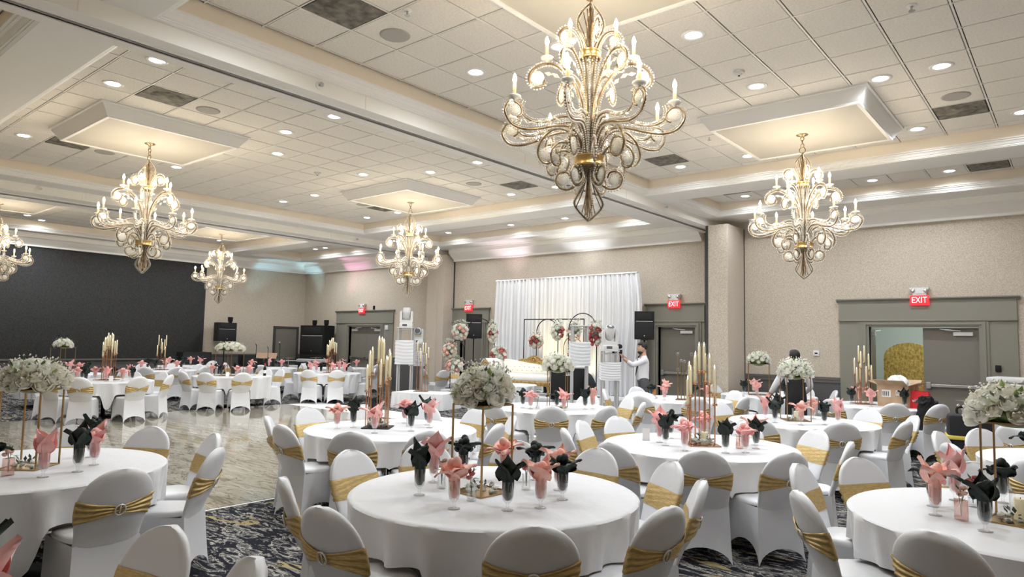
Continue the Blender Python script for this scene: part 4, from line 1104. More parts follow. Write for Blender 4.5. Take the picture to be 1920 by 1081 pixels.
def pillar(x, y, label):
    t = thing('pillar_candle', 'ivory pillar candle in ' + label, 'candle', (x, y, ZTOP + .006)); MB().lathe([(0, 0), (.034, 0), (.034, .115), (.028, .12), (0, .112)], 16).build('wax', 'candle_ivory', t)
    MB().cyl((0, 0), .002, .11, .125, 5).build('wick', 'black_plastic', t)
    g = thing('candle_glass', 'clear cylinder around the pillar candle, ' + label, 'glass', (x, y, ZTOP + .005)); MB().lathe([(.052, 0), (.054, .16), (.051, .16), (.049, .004)], 18).build('cylinder', 'clear_glass', g)
pillar(-.30, 4.93, 'the front right flower stand'); pillar(-2.93, 9.42, 'the flower stand before the waiter'); pillar(-2.85, 6.38, 'the copper candle pyramid')
def card(x, y, label, lines_=2, h=.12, w=.075):
    t = thing('table_card', label, 'card', (x, y, ZTOP), view_angle(x, y) * -1 + .7)
    MB().box(-w / 2, w / 2, -.004, .004, 0, h, Matrix.Rotation(-.12, 4, 'X')).build('card_sheet', 'paper_white', t, False)
    MB().box(-w / 2, w / 2, -.02, .02, 0, .004).build('card_foot', 'clear_glass', t, False)
card(-3.40, 6.22, 'white menu card standing on the centre right candle table'); card(-15.0, 5.45, 'white menu card on the left candle table'); card(-15.6, 8.2, 'white menu card on the left flower table')
card(-4.5, 13.6, 'white menu card on the flower table by the pilaster'); card(-3.28, 12.75, 'white menu card on the table with the cardboard box')
t = thing('wine_bottle', 'dark wine bottle on the right of the left flower table', 'bottle', (-15.75, 9.25, ZTOP)); MB().lathe([(0, 0), (.037, 0), (.038, .18), (.03, .21), (.014, .235), (.014, .30), (0, .30)], 14).build('bottle_glass', 'bottle_dark', t); MB().cyl((0, 0), .0155, .255, .302, 12).build('foil', 'red_bag', t)
MB().cyl((0, 0), .0385, .06, .14, 14).build('label_band', 'paper_white', t)
t = thing('drink_can', 'orange drink can on the round table beside the photographer', 'can', (-6.05, 11.35, ZTOP)); MB().lathe([(0, 0), (.027, 0), (.033, .012), (.033, .145), (.027, .158), (0, .156)], 14).build('can_body', 'orange_can', t); MB().cyl((0, 0), .026, .156, .160, 14).build('can_lid', 'steel', t)
t = thing('plastic_packet', 'clear plastic packet lying on the round table beside the photographer', 'packet', (-6.2, 11.15, ZTOP), .3)
rnd = random.Random(3); mb = MB(); mb.grid([[(-.28 + .56 * i / 10, -.14 + .28 * j / 6, (.02 + .085 * math.sin(PI * i / 10) ** .5 * math.sin(PI * j / 6) ** .5 * rnd.uniform(.7, 1.2)) if 0 < i < 10 and 0 < j < 6 else .004) for j in range(7)] for i in range(11)]); mb.box(-.27, .27, -.13, .13, 0, .004); mb.build('film', 'plastic_film', t)

# ------------------------------------------------------------------ things by the open doors
t = thing('cardboard_box', 'open cardboard box with stickers on the table before the open doors', 'box', (-2.44, 13.25, ZTOP), -.28)
mb = MB(); w, d, h, e = .50, .36, .36, .006
mb.box(-w / 2, w / 2, -d / 2, d / 2, 0, e)
for s in (-1, 1): mb.box(-w / 2, w / 2, s * d / 2 - e, s * d / 2 + e, 0, h); mb.box(s * w / 2 - e, s * w / 2 + e, -d / 2, d / 2, 0, h)
mb.build('carton', 'cardboard', t, False)
for s, a in ((-1, 2.0), (1, 1.2)): MB().box(-w / 2, w / 2, 0, .17, -.003, .003, Matrix.Translation((0, s * d / 2, h)) @ Matrix.Scale(s, 4, (0, 1, 0)) @ Matrix.Rotation(.55, 4, 'X')).build('flap', 'cardboard', t, False)
for s in (-1, 1): MB().box(0, .18, -d / 2, d / 2, -.003, .003, Matrix.Translation((s * w / 2, 0, h)) @ Matrix.Scale(s, 4, (1, 0, 0)) @ Matrix.Rotation(-.35, 4, 'Y')).build('flap', 'cardboard', t, False)
for x, z, a, b in ((-.10, .22, .15, .12), (.09, .24, .06, .08), (.20, .12, .06, .16)):
    st = MB().box(-a / 2, a / 2, -.003, 0, -b / 2, b / 2).build('sticker', 'label_paper', t, False, loc=(x, -d / 2 - e, z))
    mb = MB()
    for k in range(4): mb.box(-a * .4 + k * a * .2, -a * .4 + k * a * .2 + a * .1, -.004, -.003, -b * .35, b * .3)
    mb.build('print', 'label_ink', st, False)
t = thing('plastic_bag', 'crumpled white plastic bag heaped in the cardboard box', 'plastic bag', (-2.44, 13.25, ZTOP + .24)); rnd = random.Random(9)
mb = MB(); G = []
for i in range(9):
    a = -PI / 2 + PI * (i + .3) / 9.2; G.append([((.19 + .03 * math.sin(5 * k + i)) * math.cos(a) * math.cos(2 * PI * k / 20), .13 * math.cos(a) * math.sin(2 * PI * k / 20) * rnd.uniform(.85, 1.15), .14 + .15 * math.sin(a) * rnd.uniform(.85, 1.15)) for k in range(20)])
mb.grid(G, wrap=True); mb.add(G[-1], [tuple(range(20))]); mb.build('crumpled_film', 'plastic_film', t, False)
t = thing('shopping_bag', 'red shopping bag with white lettering beside the cardboard box', 'bag', (-2.08, 13.1, ZTOP), -.15)
mb = MB(); mb.add([(-.15, -.06, 0), (.15, -.06, 0), (.15, .06, 0), (-.15, .06, 0), (-.12, -.05, .30), (.13, -.05, .28), (.13, .05, .28), (-.12, .05, .30)], [(0, 3, 2, 1), (0, 1, 5, 4), (1, 2, 6, 5), (2, 3, 7, 6), (3, 0, 4, 7)]); mb.build('bag_body', 'red_bag', t, False)
inst('lettering', text_mesh('viilier', .085, .001, 'paper_white'), t, (-.02, -.062, .13), rot=(PI / 2 - .04, 0, 0))
MB().tube(spline([(-.06, -.055, .27), (-.05, -.06, .36), (.0, -.06, .39), (.06, -.06, .35), (.07, -.055, .27)]), .004, 5).build('handle', 'red_bag', t)
t = thing('service_crate', 'pale grey lidded crate on a cart by the right wall of doors', 'crate', (-.75, 14.35, 0), -.1)
MB().bbox(-.42, .42, -.35, .35, .12, 1.22, .02).build('crate_body', 'white_plastic', t); MB().bbox(-.47, .47, -.40, .40, 1.22, 1.30, .015).build('lid', 'white_plastic', t)
mb = MB()
for sx in (-.36, .36):
    for sy in (-.28, .28): mb.cyl((0, 0), .06, -.02, .02, 12, Matrix.Translation((sx, sy, .06)) @ Matrix.Rotation(PI / 2, 4, 'X'))
mb.build('casters', 'black_plastic', t)
MB().box(-.3, .3, -.352, -.345, .85, 1.12).build('panel_inset', 'light_housing', t, False)
t = thing('glitter_panel', 'arched gold glitter panel standing in the corridor', 'panel', (-2.95, 17.3, 0))
P = [(-.5, 0), (.5, 0), (.5, 1.55)] + [(.5 * math.cos(a), 1.55 + .34 * math.sin(a)) for a in [PI * k / 14 for k in range(1, 14)]] + [(-.5, 1.55)]
MB().prism(P, -.03, .03, Matrix.Rotation(PI / 2, 4, 'X')).build('arched_board', 'gold_glitter', t, False)
MB().box(-.3, .3, .03, .4, 0, .04).build('foot', 'black_plastic', t, False)
# coat, case and bag round the chair by the doors
def lump(name, pts, m, parent, sub=2):
    bm = bmesh.new()
    me = bpy.data.meshes.new(name); vs = [p[:3] for p in pts]; es = [(i, i + 1) for i in range(len(pts) - 1)]
    me.from_pydata(vs, es, []); o = bpy.data.objects.new(name, me); COL.objects.link(o)
    md = o.modifiers.new('s', 'SKIN'); o.modifiers.new('b', 'SUBSURF').levels = sub
    for v, p in zip(me.skin_vertices[0].data, pts): v.radius = (p[3], p[4] if len(p) > 4 else p[3])
    me.skin_vertices[0].data[0].use_root = True
    dg = bpy.context.evaluated_depsgraph_get(); nm = bpy.data.meshes.new_from_object(o.evaluated_get(dg)); bpy.data.objects.remove(o); bm.free()
    nm.materials.clear(); nm.materials.append(MATS[m]); nm.polygons.foreach_set('use_smooth', [True] * len(nm.polygons))
    return inst(name, nm, parent)
t = thing('folded_coat', 'black coat heaped on a chair seat near the open doors', 'coat', (-1.89, 12.595, .492), -2.25); rnd = random.Random(12); mb = MB(); G = []
for i in range(12):
    v = i / 11; w = .20 * (1 - .45 * v ** 1.8); d = .105 * (1 - .4 * v ** 1.4)
    G.append([((w + .018 * math.sin(3 * k + i)) * math.cos(2 * PI * k / 22) + .05 * v, (d + .016 * math.sin(4 * k + 2 * i)) * math.sin(2 * PI * k / 22), .50 * v + .02 * math.sin(k * 1.3 + i)* v) for k in range(22)])
mb.grid(G, wrap=True); mb.add(G[-1], [tuple(range(22))]); mb.build('coat_bulk', 'black_cloth', t)
mb = MB(); mb.grid([[(-.02 + .20 * u, -.10 + .18 * w_, .40 + .11 * math.sin(PI * u) * math.sin(PI * (.2 + .7 * w_))) for u in [k / 8 for k in range(9)]] for w_ in [k / 8 for k in range(9)]]); mb.build('hood', 'black_cloth', t)
MB().tube(spline([(-.15, -.04, .42), (-.22, -.05, .25), (-.23, -.03, .10), (-.21, -.02, .05)]), .045, 9).build('sleeve', 'black_cloth', t)

t = thing('duffel_bag', 'tall black bag with yellow strap on the floor behind the right chairs', 'bag', (-1.15, 10.6, 0), .2)
MB().bbox(-.24, .24, -.18, .18, 0, .92, .06).build('bag_body', 'black_cloth', t)
MB().bbox(-.255, .255, -.195, .195, .60, .65, .01).build('strap', 'yellow_strap', t)
MB().tube(spline([(-.12, 0, .9), (-.11, 0, 1.0), (.11, 0, 1.0), (.12, 0, .9)]), .015, 6).build('handle', 'black_cloth', t)

# ------------------------------------------------------------------ stage with drape, sofa and arches
ZST = .43
st = thing('stage', 'low white skirted stage carrying the sofa and arches', 'stage', (-10.8, 13.95, 0))
MB().bbox(-2.5, 2.5, -.95, 1.1, .30, ZST, .01).build('deck', 'linen', st)
mb = MB(); mb.grid([[(-2.5 + 5 * k / 150, -.95 - .012 - .012 * math.sin(k * 1.3), z) for k in range(151)] for z in (.31, .005)]); mb.build('skirt', 'linen', st)
DR = thing('drape_backdrop', 'tall white pleated drape hung behind the sofa', 'drape', (0, 14.95, 0))
rnd = random.Random(4)
edges = [-13.07, -11.9, -10.73, -9.6, -8.45]
for a, b in zip(edges, edges[1:]):
    G = []; K = 90; ph = rnd.random() * 6
    top = 3.50
    for j in range(10):
        v = j / 9; z = top + (.05 * 4 * (0) ) - (top - ZST - .01) * v; row = []
        for k in range(K + 1):
            u = k / K; x = a - .04 + (b - a + .08) * u
            amp = .034 + .030 * v
            y = amp * (math.sin(u * 2 * PI * 9 + ph + .25 * math.sin(v * 3 + u * 9)) + .4 * math.sin(u * 2 * PI * 23 + 2 * ph))
            sag = .012 * math.sin(PI * u) * (1 - v) * 0 + .02 * (1 - v) ** 6 * math.sin(u * 2 * PI * 9 + ph)
            pull = 0
            if a == edges[0]: pull = -.05 * math.sin(PI * v) * (1 - u)
            if b == edges[-1]: pull = .09 * math.sin(PI * min(1, v * 1.6)) * u
            row.append((x + pull, y, z - .0 + sag * .3))
        G.append(row)
    MB().grid(G).build('drape_panel', 'drape_white', DR)
MB().tube([(edges[0] - .02, 0, 3.49), (edges[-1] + .02, 0, 3.52)], .022, 8).build('crossbar', 'truss_grey', DR)
for x in (edges[0], edges[2], edges[-1]):
    MB().cyl((x, .03), .022, ZST, 3.54, 8).build('upright', 'truss_grey', DR)
    MB().bbox(x - .2, x + .2, -.1, .2, ZST, ZST + .012, .003).build('base_plate', 'truss_grey', DR)
# sofa
so = thing('chaise_sofa', 'white tufted chaise sofa with carved gilt frame on the stage', 'sofa', (-10.9, 13.55, ZST), .12)
mb = MB(); mb.bbox(-1.0, .95, -.36, .36, .33, .50, .06); mb.build('seat', 'leather_white', so)
G = []
for i in range(25):
    u = i / 24; x = -.72 + 1.68 * u; hh = .50 + .30 * (.75 - .45 * (u - .15)) if u > .15 else .5 + .30 * (.75 + (.15 - u) * 1.4)
    hh = .50 + .36 * (1 - .55 * u) if u < .9 else .50 + .36 * (1 - .55 * .9) - (u - .9) * 1.0
    row = []
    for j in range(9):
        v = j / 8; z = .48 + (hh - .48) * v
        tf = .012 * (math.cos(u * 2 * PI * 9) * math.cos(v * 2 * PI * 2.0))
        row.append((x, .27 - .05 * v - .035 * math.sin(PI * v) + tf, z))
    G.append(row)
mb = MB(); mb.grid(G); mb.grid([[(p[0], .37, p[2]) for p in r] for r in G]); mb.grid([[r[-1], (r[-1][0], .37, r[-1][2])] for r in G]); mb.grid([[p, (p[0], .37, p[2])] for p in (G[0], G[-1])[0:1][0]]) ; mb.build('backrest', 'leather_white', so)
mb = MB()
for r in range(2):
    for k in range(9): mb.ell((-.45 + k * .145 + r * .07, .20, .58 + r * .09), (.012, .01, .012), 6, 4)
stuff(mb.build('tufting_buttons', 'carved_gold', so))
mb = MB(); M = Matrix.Translation((-.92, 0, .72)) @ Matrix.Rotation(PI / 2, 4, 'X')
mb.lathe([(0, -.38), (.13, -.37), (.155, -.34), (.155, .34), (.13, .37), (0, .38)], 18, M); mb.bbox(-1.0, -.84, -.35, .35, .45, .72, .03); mb.build('rolled_arm', 'leather_white', so)
mb = MB(); mb.tube([(-.92 + .12 * (1 - k / 40) * math.cos(k * .33), -.385, .72 + .12 * (1 - k / 40) * math.sin(k * .33)) for k in range(40)], .018, 6); mb.build('arm_scroll', 'carved_gold', so)
mb = MB(); mb.bbox(-1.02, .98, -.385, -.345, .24, .345, .012); mb.bbox(-1.02, .98, .345, .385, .24, .345, .012); mb.bbox(.94, .985, -.36, .36, .24, .36, .012); mb.bbox(-1.02, -.98, -.36, .36, .24, .36, .012); mb.build('seat_rail', 'carved_gold', so)
mb = MB()
for k in range(60): mb.ell((-1.0 + k * .033, -.375, .352), (.009, .009, .009), 5, 4)
stuff(mb.build('nail_trim', 'carved_gold', so))
P = spline([(-.80, .34, .90), (-.66, .33, .80), (-.4, .33, .78), (.0, .33, .80), (.3, .33, .74), (.6, .33, .70), (.9, .33, .62), (.97, .33, .5)], 5)
MB().tube(P, .03, 7).build('back_rail', 'carved_gold', so)
cr = [(-.52, 0), (-.45, .09), (-.33, .12), (-.24, .10), (-.15, .16), (-.06, .20), (.06, .20), (.15, .16), (.24, .10), (.33, .12), (.45, .09), (.52, 0)]
crest = MB().prism(cr, -.03, .03, Matrix.Translation((.12, .34, .76)) @ Matrix.Rotation(PI / 2, 4, 'X')).build('crest', 'carved_gold', so, False)
MB().tube([(.12 + .06 * math.cos(a), .30, .86 + .06 * math.sin(a)) for a in [2 * PI * k / 16 for k in range(16)]], .014, 6, True).ell((.12, .30, .86), (.03, .02, .03), 8, 6).build('rosette', 'carved_gold', crest)
mb = MB()
for s in (-1, 1): mb.tube([(.12 + s * (.12 + .11 * (1 - k / 24) * math.cos(k * .4) * .8 + .1), .30, .83 + .05 * (1 - k / 24) * math.sin(k * .4)) for k in range(24)], .009, 5)
mb.build('scrollwork', 'carved_gold', crest)
for sx in (-.92, .9):
    for sy in (-.3, .3): MB().tube(spline([(sx, sy, .26), (sx * 1.03, sy * 1.06, .16), (sx * 1.0, sy * 1.02, .06), (sx * 1.05, sy * 1.1, .0)], 4), [.05, .05, .048, .045, .04, .036, .033, .03, .028, .026, .026, .03, .03], 8).build('leg', 'carved_gold', so)
# arches
def arch(x, y, w, ztop, label, legs=(0, 0), m='black_plastic', rz=0):
    t = thing('arch_stand', label, 'arch', (x, y, ZST), rz, 'slim metal arches on the stage')
    r = w / 2; P = [(-r, 0, legs[0])] + [(r * math.cos(a), 0, ztop - r - ZST + r * math.sin(a)) for a in [PI - PI * k / 18 for k in range(19)]] + [(r, 0, legs[1])]
    MB().tube(P, .013, 7).build('arch_tube', m, t)
    for sx, l in zip((-r, r), legs):
        if l == 0: MB().cyl((sx, 0), .13, 0, .012, 16).build('foot_plate', m, t)
    return t
arch(-9.55, 14.2, .84, 2.48, 'tall black arch stand on the right of the stage', (0, 0))
arch(-10.72, 14.3, .70, 2.34, 'dark arch stand behind the sofa', (0, 0))
arch(-12.75, 13.9, 1.10, 2.36, 'wide black arch stand at the left end of the stage', (0, 0))
arch(-13.15, 13.45, .50, 1.75, 'short black arch stand nearest the left door', (0, 0))
arch(-9.95, 14.36, .55, 1.9, 'small gold arch stand between drape and light tower', (0, 0), 'gold_metal')
fr = thing('rect_frame', 'slim rectangular dark frame standing before the drape', 'frame', (-10.72, 14.55, ZST))
for s in (-1, 1): MB().cyl((s * .98, 0), .013, 0, 1.93, 7).build('upright', 'black_plastic', fr); MB().bbox(s * .98 - .12, s * .98 + .12, -.12, .12, 0, .01, .002).build('foot_plate', 'black_plastic', fr)
MB().tube([(-.98, 0, 1.92), (.98, 0, 1.92)], .016, 7).build('top_bar', 'black_plastic', fr)
def clump(x, y, z, label, n, rb, cols, sp, seed):
    t = thing('flower_clump', label, 'flowers', (x, y, z), 0, 'flower clumps tied to the arches')
    bouquet(t, (0, 0, 0), sp, n, rb, cols, seed, leaf=('leaf_dusty', 'leaf_green'), nleaf=40, nfill=220, dome=False, core='leaf_dusty')
PK = ('white', 'pink', 'white', 'red', 'cream', 'white')
clump(-9.10, 14.1, 1.95, 'white and red flower clump on the right tall arch', 21, .069, ('white', 'red', 'white', 'red'), (.20, .15, .30), 1)
clump(-12.22, 13.85, 1.95, 'pink and red flower clump on the wide left arch', 19, .069, PK, (.14, .12, .26), 2)
clump(-10.35, 14.25, 2.02, 'red and cream flower clump on the dark arch behind the sofa', 19, .065, PK, (.18, .14, .24), 3)
clump(-11.05, 14.25, 1.76, 'round red and blush flower clump above the sofa', 21, .069, ('red', 'pink', 'white', 'cream'), (.22, .15, .19), 4)
clump(-11.9, 13.72, 1.40, 'trailing coral flower clump over the sofa arm', 21, .069, ('pink', 'white', 'cream', 'red'), (.26, .16, .18), 5)
clump(-13.30, 13.7, 1.98, 'blush flower clump high on the left arch', 23, .077, ('white', 'pink', 'white'), (.26, .18, .25), 6)
clump(-13.42, 13.42, 1.45, 'pink and white flower clump on the short left arch', 21, .073, ('white', 'pink', 'cream'), (.22, .17, .24), 7)
clump(-9.88, 14.3, 2.02, 'white blossom clump at the top of the small gold arch', 19, .061, ('white', 'cream', 'pink'), (.22, .15, .28), 8)
clump(-9.80, 14.2, 1.45, 'red and white flower clump low on the small gold arch', 17, .065, ('red', 'white', 'pink'), (.16, .13, .26), 9)
clump(-10.0, 13.6, 1.2, 'big white flower clump beside the sofa', 23, .069, ('white', 'white', 'cream'), (.26, .2, .24), 10)
clump(-13.15, 13.35, 1.05, 'mixed blush flower clump low at the stage left', 21, .069, ('pink', 'white', 'cream'), (.32, .18, .20), 11)
# added uplights that wash the drape and colour the crown above
def uplight(x, y, z, label, col, power, aim, size=1.2):
    t = thing('added_uplight', label, 'added spotlight', (x, y, z))
    MB().lathe([(0, .03), (.07, .03), (.085, .06), (.09, .20), (.08, .20), (.07, .14), (0, .14)], 14).build('can', 'black_plastic', t)
    MB().bbox(-.11, .11, -.015, .015, 0, .03, .005).build('bracket', 'black_plastic', t)
    L = bpy.data.lights.new('lamp', 'SPOT'); L.energy = power; L.color = col; L.spot_size = size; L.spot_blend = .8; L.shadow_soft_size = .06
    o = inst('lamp', L, t, (0, 0, .215)); d = Vector(aim) - Vector((x, y, z + .2)); o.rotation_euler = (-d).to_track_quat('Z', 'Y').to_euler()
uplight(-10.75, 14.35, ZST, 'added uplight behind the sofa washing the drape warm', (1, .82, .38), 95, (-10.75, 15.1, 1.9), 1.3)
uplight(-9.75, 14.45, ZST, 'added uplight beside the tall arch washing the drape warm', (1, .85, .45), 60, (-9.75, 15.1, 1.9), 1.3)
uplight(-23.3, 12.25, 2.215, 'added uplight on the high loudspeaker throwing cyan light', (.40, .82, 1), 150, (-23.45, 14.0, 4.50), .62)
uplight(-22.35, 15.1, 2.205, 'left added uplight on the loudspeaker stack throwing cyan light', (.45, .85, 1), 110, (-23.0, 15.3, 4.50), .62)
uplight(-21.6, 15.1, 2.205, 'right added uplight on the loudspeaker stack throwing pink light', (1, .42, .70), 150, (-20.2, 15.3, 4.50), .62)
uplight(-12.7, 15.15, 2.9, 'added uplight hung behind the left part of the drape', (1, .82, .93), 60, (-12.9, 14.9, 4.7), 1.5)
uplight(-10.2, 15.15, 2.9, 'added uplight hung behind the middle of the drape', (.86, .90, 1), 60, (-10.2, 14.9, 4.7), 1.5)

# ------------------------------------------------------------------ light towers with moving heads
post_me = {}
def tower(x, y, top, z0, z1, w, label, rz=.7):
    t = thing('light_tower', label, 'light tower', (x, y, 0), rz, 'scrim covered light towers')
    MB().bbox(-w * .8, w * .8, -w * .8, w * .8, 0, .02, .004).build('base_plate', 'truss_grey', t)
    for sx in (-1, 1):
        for sy in (-1, 1): MB().cyl((sx * w / 2, sy * w / 2), .024, .02, top, 10).build('post', 'truss_grey', t)
    for z in (.25, top - .05):
        mb = MB()
        for a, b in (((-1, -1), (1, -1)), ((1, -1), (1, 1)), ((1, 1), (-1, 1)), ((-1, 1), (-1, -1))): mb.tube([(a[0] * w / 2, a[1] * w / 2, z), (b[0] * w / 2, b[1] * w / 2, z)], .012, 6)
        mb.build('cross_ring', 'truss_grey', t)
    MB().bbox(-w * .62, w * .62, -w * .62, w * .62, top, top + .02, .004).build('top_plate', 'light_housing', t)
    G = []; N = 48; q = w * .68
    for j in range(25):
        z = z0 + (z1 - z0) * j / 24; row = []
        for k in range(N):
            s = k / N * 4; e = int(s); u = s - e
            p = [(-q + 2 * q * u, -q), (q, -q + 2 * q * u), (q - 2 * q * u, q), (-q, q - 2 * q * u)][e]
            f = 1 + .028 * math.sin(j * 1.9 + 2.2 * math.sin(k * .26) + k * .15)
            row.append((p[0] * f, p[1] * f, z))
        G.append(row)
    MB().grid(G, wrap=True).build('pleated_scrim', 'scrim_white', t)
    return t
def moving_head(x, y, z, label, rz=.7, tilt=0.0, s=1.0):
    t = thing('moving_head_light', label, 'stage light', (x, y, z), rz, 'white moving head stage lights')
    t.scale = (s, s, s)
    b = MB().bbox(-.17, .17, -.13, .13, 0, .11, .015).build('base', 'light_housing', t); MB().box(-.09, .03, -.132, -.128, .03, .085).build('display', 'light_lens', b, False)
    P = [(-.15, .11), (.15, .11), (.17, .16), (.17, .40), (.13, .44), (.11, .40), (.11, .19), (-.11, .19), (-.11, .40), (-.13, .44), (-.17, .40), (-.17, .16)]
    MB().prism(P, -.06, .06, Matrix.Rotation(PI / 2, 4, 'X')).build('yoke', 'light_housing', t)
    M = Matrix.Translation((0, 0, .36)) @ Matrix.Rotation(tilt, 4, 'X')
    h = MB().lathe([(0, -.15), (.06, -.145), (.10, -.10), (.105, .05), (.095, .14), (.09, .16), (0, .16)], 18, M).build('head', 'light_housing', t)
    MB().lathe([(.088, .150), (.08, .165), (0, .172)], 18, M).build('lens', 'light_lens', h)
    for k in range(4): MB().tube([(.108 * math.cos(a), .108 * math.sin(a), -.08 + k * .035) for a in [2 * PI * i / 18 for i in range(18)]], .004, 4, True, M).build('cooling_fin', 'truss_grey', h)
tower(-14.25, 12.55, 2.05, 1.07, 1.72, .36, 'tall white scrim light tower beside the skirted riser'); moving_head(-14.25, 12.55, 2.07, 'white moving head light on top of the tall left tower', .75, .0, 1.05)
tower(-14.65, 13.35, 1.62, 1.0, 1.42, .30, 'shorter scrim light tower behind the tall left one'); moving_head(-14.65, 13.35, 1.64, 'white moving head light aimed sideways behind the tall left tower', .75, 1.45, .95)
tower(-8.48, 12.5, 2.10, 1.24, 1.76, .32, 'scrim light tower without a lamp before the drape')
tower(-7.40, 12.0, 1.58, 1.0, 1.36, .29, 'scrim light tower the photographer stands beside'); moving_head(-7.40, 12.0, 1.60, 'white moving head light at the photographer\'s camera height', .75, .5, .95)

# ------------------------------------------------------------------ loudspeakers
def speaker(x, y, z, w, d, h, label, rz, group='black loudspeakers', logo=True):
    t = thing('loudspeaker', label, 'speaker', (x, y, z), rz, group)
    P = [(-w / 2, -d / 2), (w / 2, -d / 2), (w * .40, d / 2), (-w * .40, d / 2)]
    MB().prism(P, 0, h).build('cabinet', 'black_plastic', t, False)
    g = MB().bbox(-w * .44, w * .44, -d / 2 - .012, -d / 2, h * .06, h * .62, .006).build('grille', 'black_grille', t)
    MB().bbox(-w * .36, w * .36, -d / 2 - .012, -d / 2, h * .70, h * .94, .005).build('horn', 'black_grille', t)
    MB().cyl((0, 0), .012, 0, .006, 12, Matrix.Translation((0, -d / 2 - .012, h * .13)) @ Matrix.Rotation(PI / 2, 4, 'X')).build('badge', 'white_plastic', g)
    MB().box(-w * .42, w * .42, -d / 2 - .008, -d / 2, h * .635, h * .655).build('trim_line', 'truss_grey', t, False)
    for s in (-1, 1): MB().bbox(s * w * .45 - .015, s * w * .45 + .015, -.05, .05, h * .45, h * .55, .004).build('handle', 'black_grille', t)
def pole_stand(x, y, h, label):
    t = thing('speaker_stand', label, 'speaker stand', (x, y, 0), .4, 'tripod speaker stands')
    MB().cyl((0, 0), .019, .25, h, 10).build('pole', 'black_plastic', t); MB().cyl((0, 0), .035, .72, .80, 10).build('collar', 'black_plastic', t); MB().bbox(-.07, .07, -.07, .07, h, h + .012, .003).build('top_plate', 'black_plastic', t)
    for k in range(3):
        a = 2 * PI * k / 3; c, s = math.cos(a), math.sin(a)
        l = MB().tube([(.03 * c, .03 * s, .76), (.50 * c, .50 * s, .02)], .012, 6).build('leg', 'black_plastic', t); MB().ell((.50 * c, .50 * s, .018), (.02, .02, .018), 6, 5).build('rubber_foot', 'black_plastic', l)
        MB().tube([(.02 * c, .02 * s, .30), (.28 * c, .28 * s, .38)], .008, 5).build('brace', 'black_plastic', t)
pole_stand(-7.60, 13.8, 1.83, 'black tripod speaker stand behind the photographer'); speaker(-7.60, 13.8, 1.845, .44, .40, .63, 'black loudspeaker on a tripod right of the drape', .5)
pole_stand(-13.62, 14.6, 1.80, 'black tripod speaker stand before the left door'); speaker(-13.62, 14.6, 1.815, .46, .40, .70, 'black loudspeaker on a tripod before the door left of the drape', .75)
speaker(-22.0, 15.05, 1.12, 1.34, .6, 1.08, 'wide black loudspeaker stack by the far left doors', .1)
MB_ = thing('speaker_cart', 'black subwoofer base under the wide loudspeaker stack', 'subwoofer', (-22.0, 15.05, 0), .1); MB().bbox(-.67, .67, -.3, .3, 0, 1.118, .02).build('cabinet', 'black_plastic', MB_); MB().bbox(-.6, .6, -.31, -.3, .1, 1.0, .008).build('grille', 'black_grille', MB_)
pole_stand(-23.2, 12.02, 1.545, 'black tripod speaker stand beside the dark wall panel'); speaker(-23.25, 12.02, 1.56, .66, .5, .65, 'black loudspeaker high beside the dark wall panel', 1.5)
for x, y, w, h, rz, l in ((-23.15, 10.95, .95, 1.18, 1.5, 'black subwoofer cabinet under the dark wall panel end'), (-22.9, 12.95, .85, 1.08, 1.35, 'black subwoofer cabinet nearest the band')):
    t = thing('subwoofer', l, 'subwoofer', (x, y, 0), rz, 'black subwoofers'); MB().bbox(-w / 2, w / 2, -.3, .3, 0, h, .02).build('cabinet', 'black_plastic', t); MB().bbox(-w * .45, w * .45, -.312, -.3, .08, h - .08, .006).build('grille', 'black_grille', t)

# ------------------------------------------------------------------ band gear
def mic(x, y, h, label):
    t = thing('microphone_stand', label, 'microphone stand', (x, y, 0), 0, 'microphone stands of the band'); MB().lathe([(0, 0), (.13, 0), (.13, .015), (.02, .03), (0, .03)], 16).build('base', 'black_plastic', t); MB().cyl((0, 0), .010, .02, h - .12, 8).build('pole', 'black_plastic', t)
    m = MB().tube([(0, 0, h - .13), (.015, -.03, h - .05)], .012, 7).build('microphone', 'black_plastic', t); MB().ell((.018, -.036, h - .03), (.026, .026, .03), 8, 6).build('mesh_ball', 'steel', m)
mic(-21.9, 12.5, 1.55, 'leftmost microphone stand of the band'); mic(-21.4, 13.1, 1.58, 'tallest microphone stand before the service door'); mic(-21.9, 12.95, 1.45, 'middle microphone stand with thick black microphone')
t = thing('music_stand', 'tan folding music stand of the band', 'music stand', (-22.1, 13.0, 0), .7)
MB().box(-.36, .36, -.01, .01, 0, .22, Matrix.Translation((0, 0, .98)) @ Matrix.Rotation(-.5, 4, 'X')).build('desk', 'wood_tan', t, False); MB().cyl((0, 0), .012, .25, 1.0, 8).build('pole', 'black_plastic', t)
for k in range(3): MB().tube([(0, 0, .3), (.3 * math.cos(k * 2.09), .3 * math.sin(k * 2.09), .01)], .009, 5).build('leg', 'black_plastic', t)
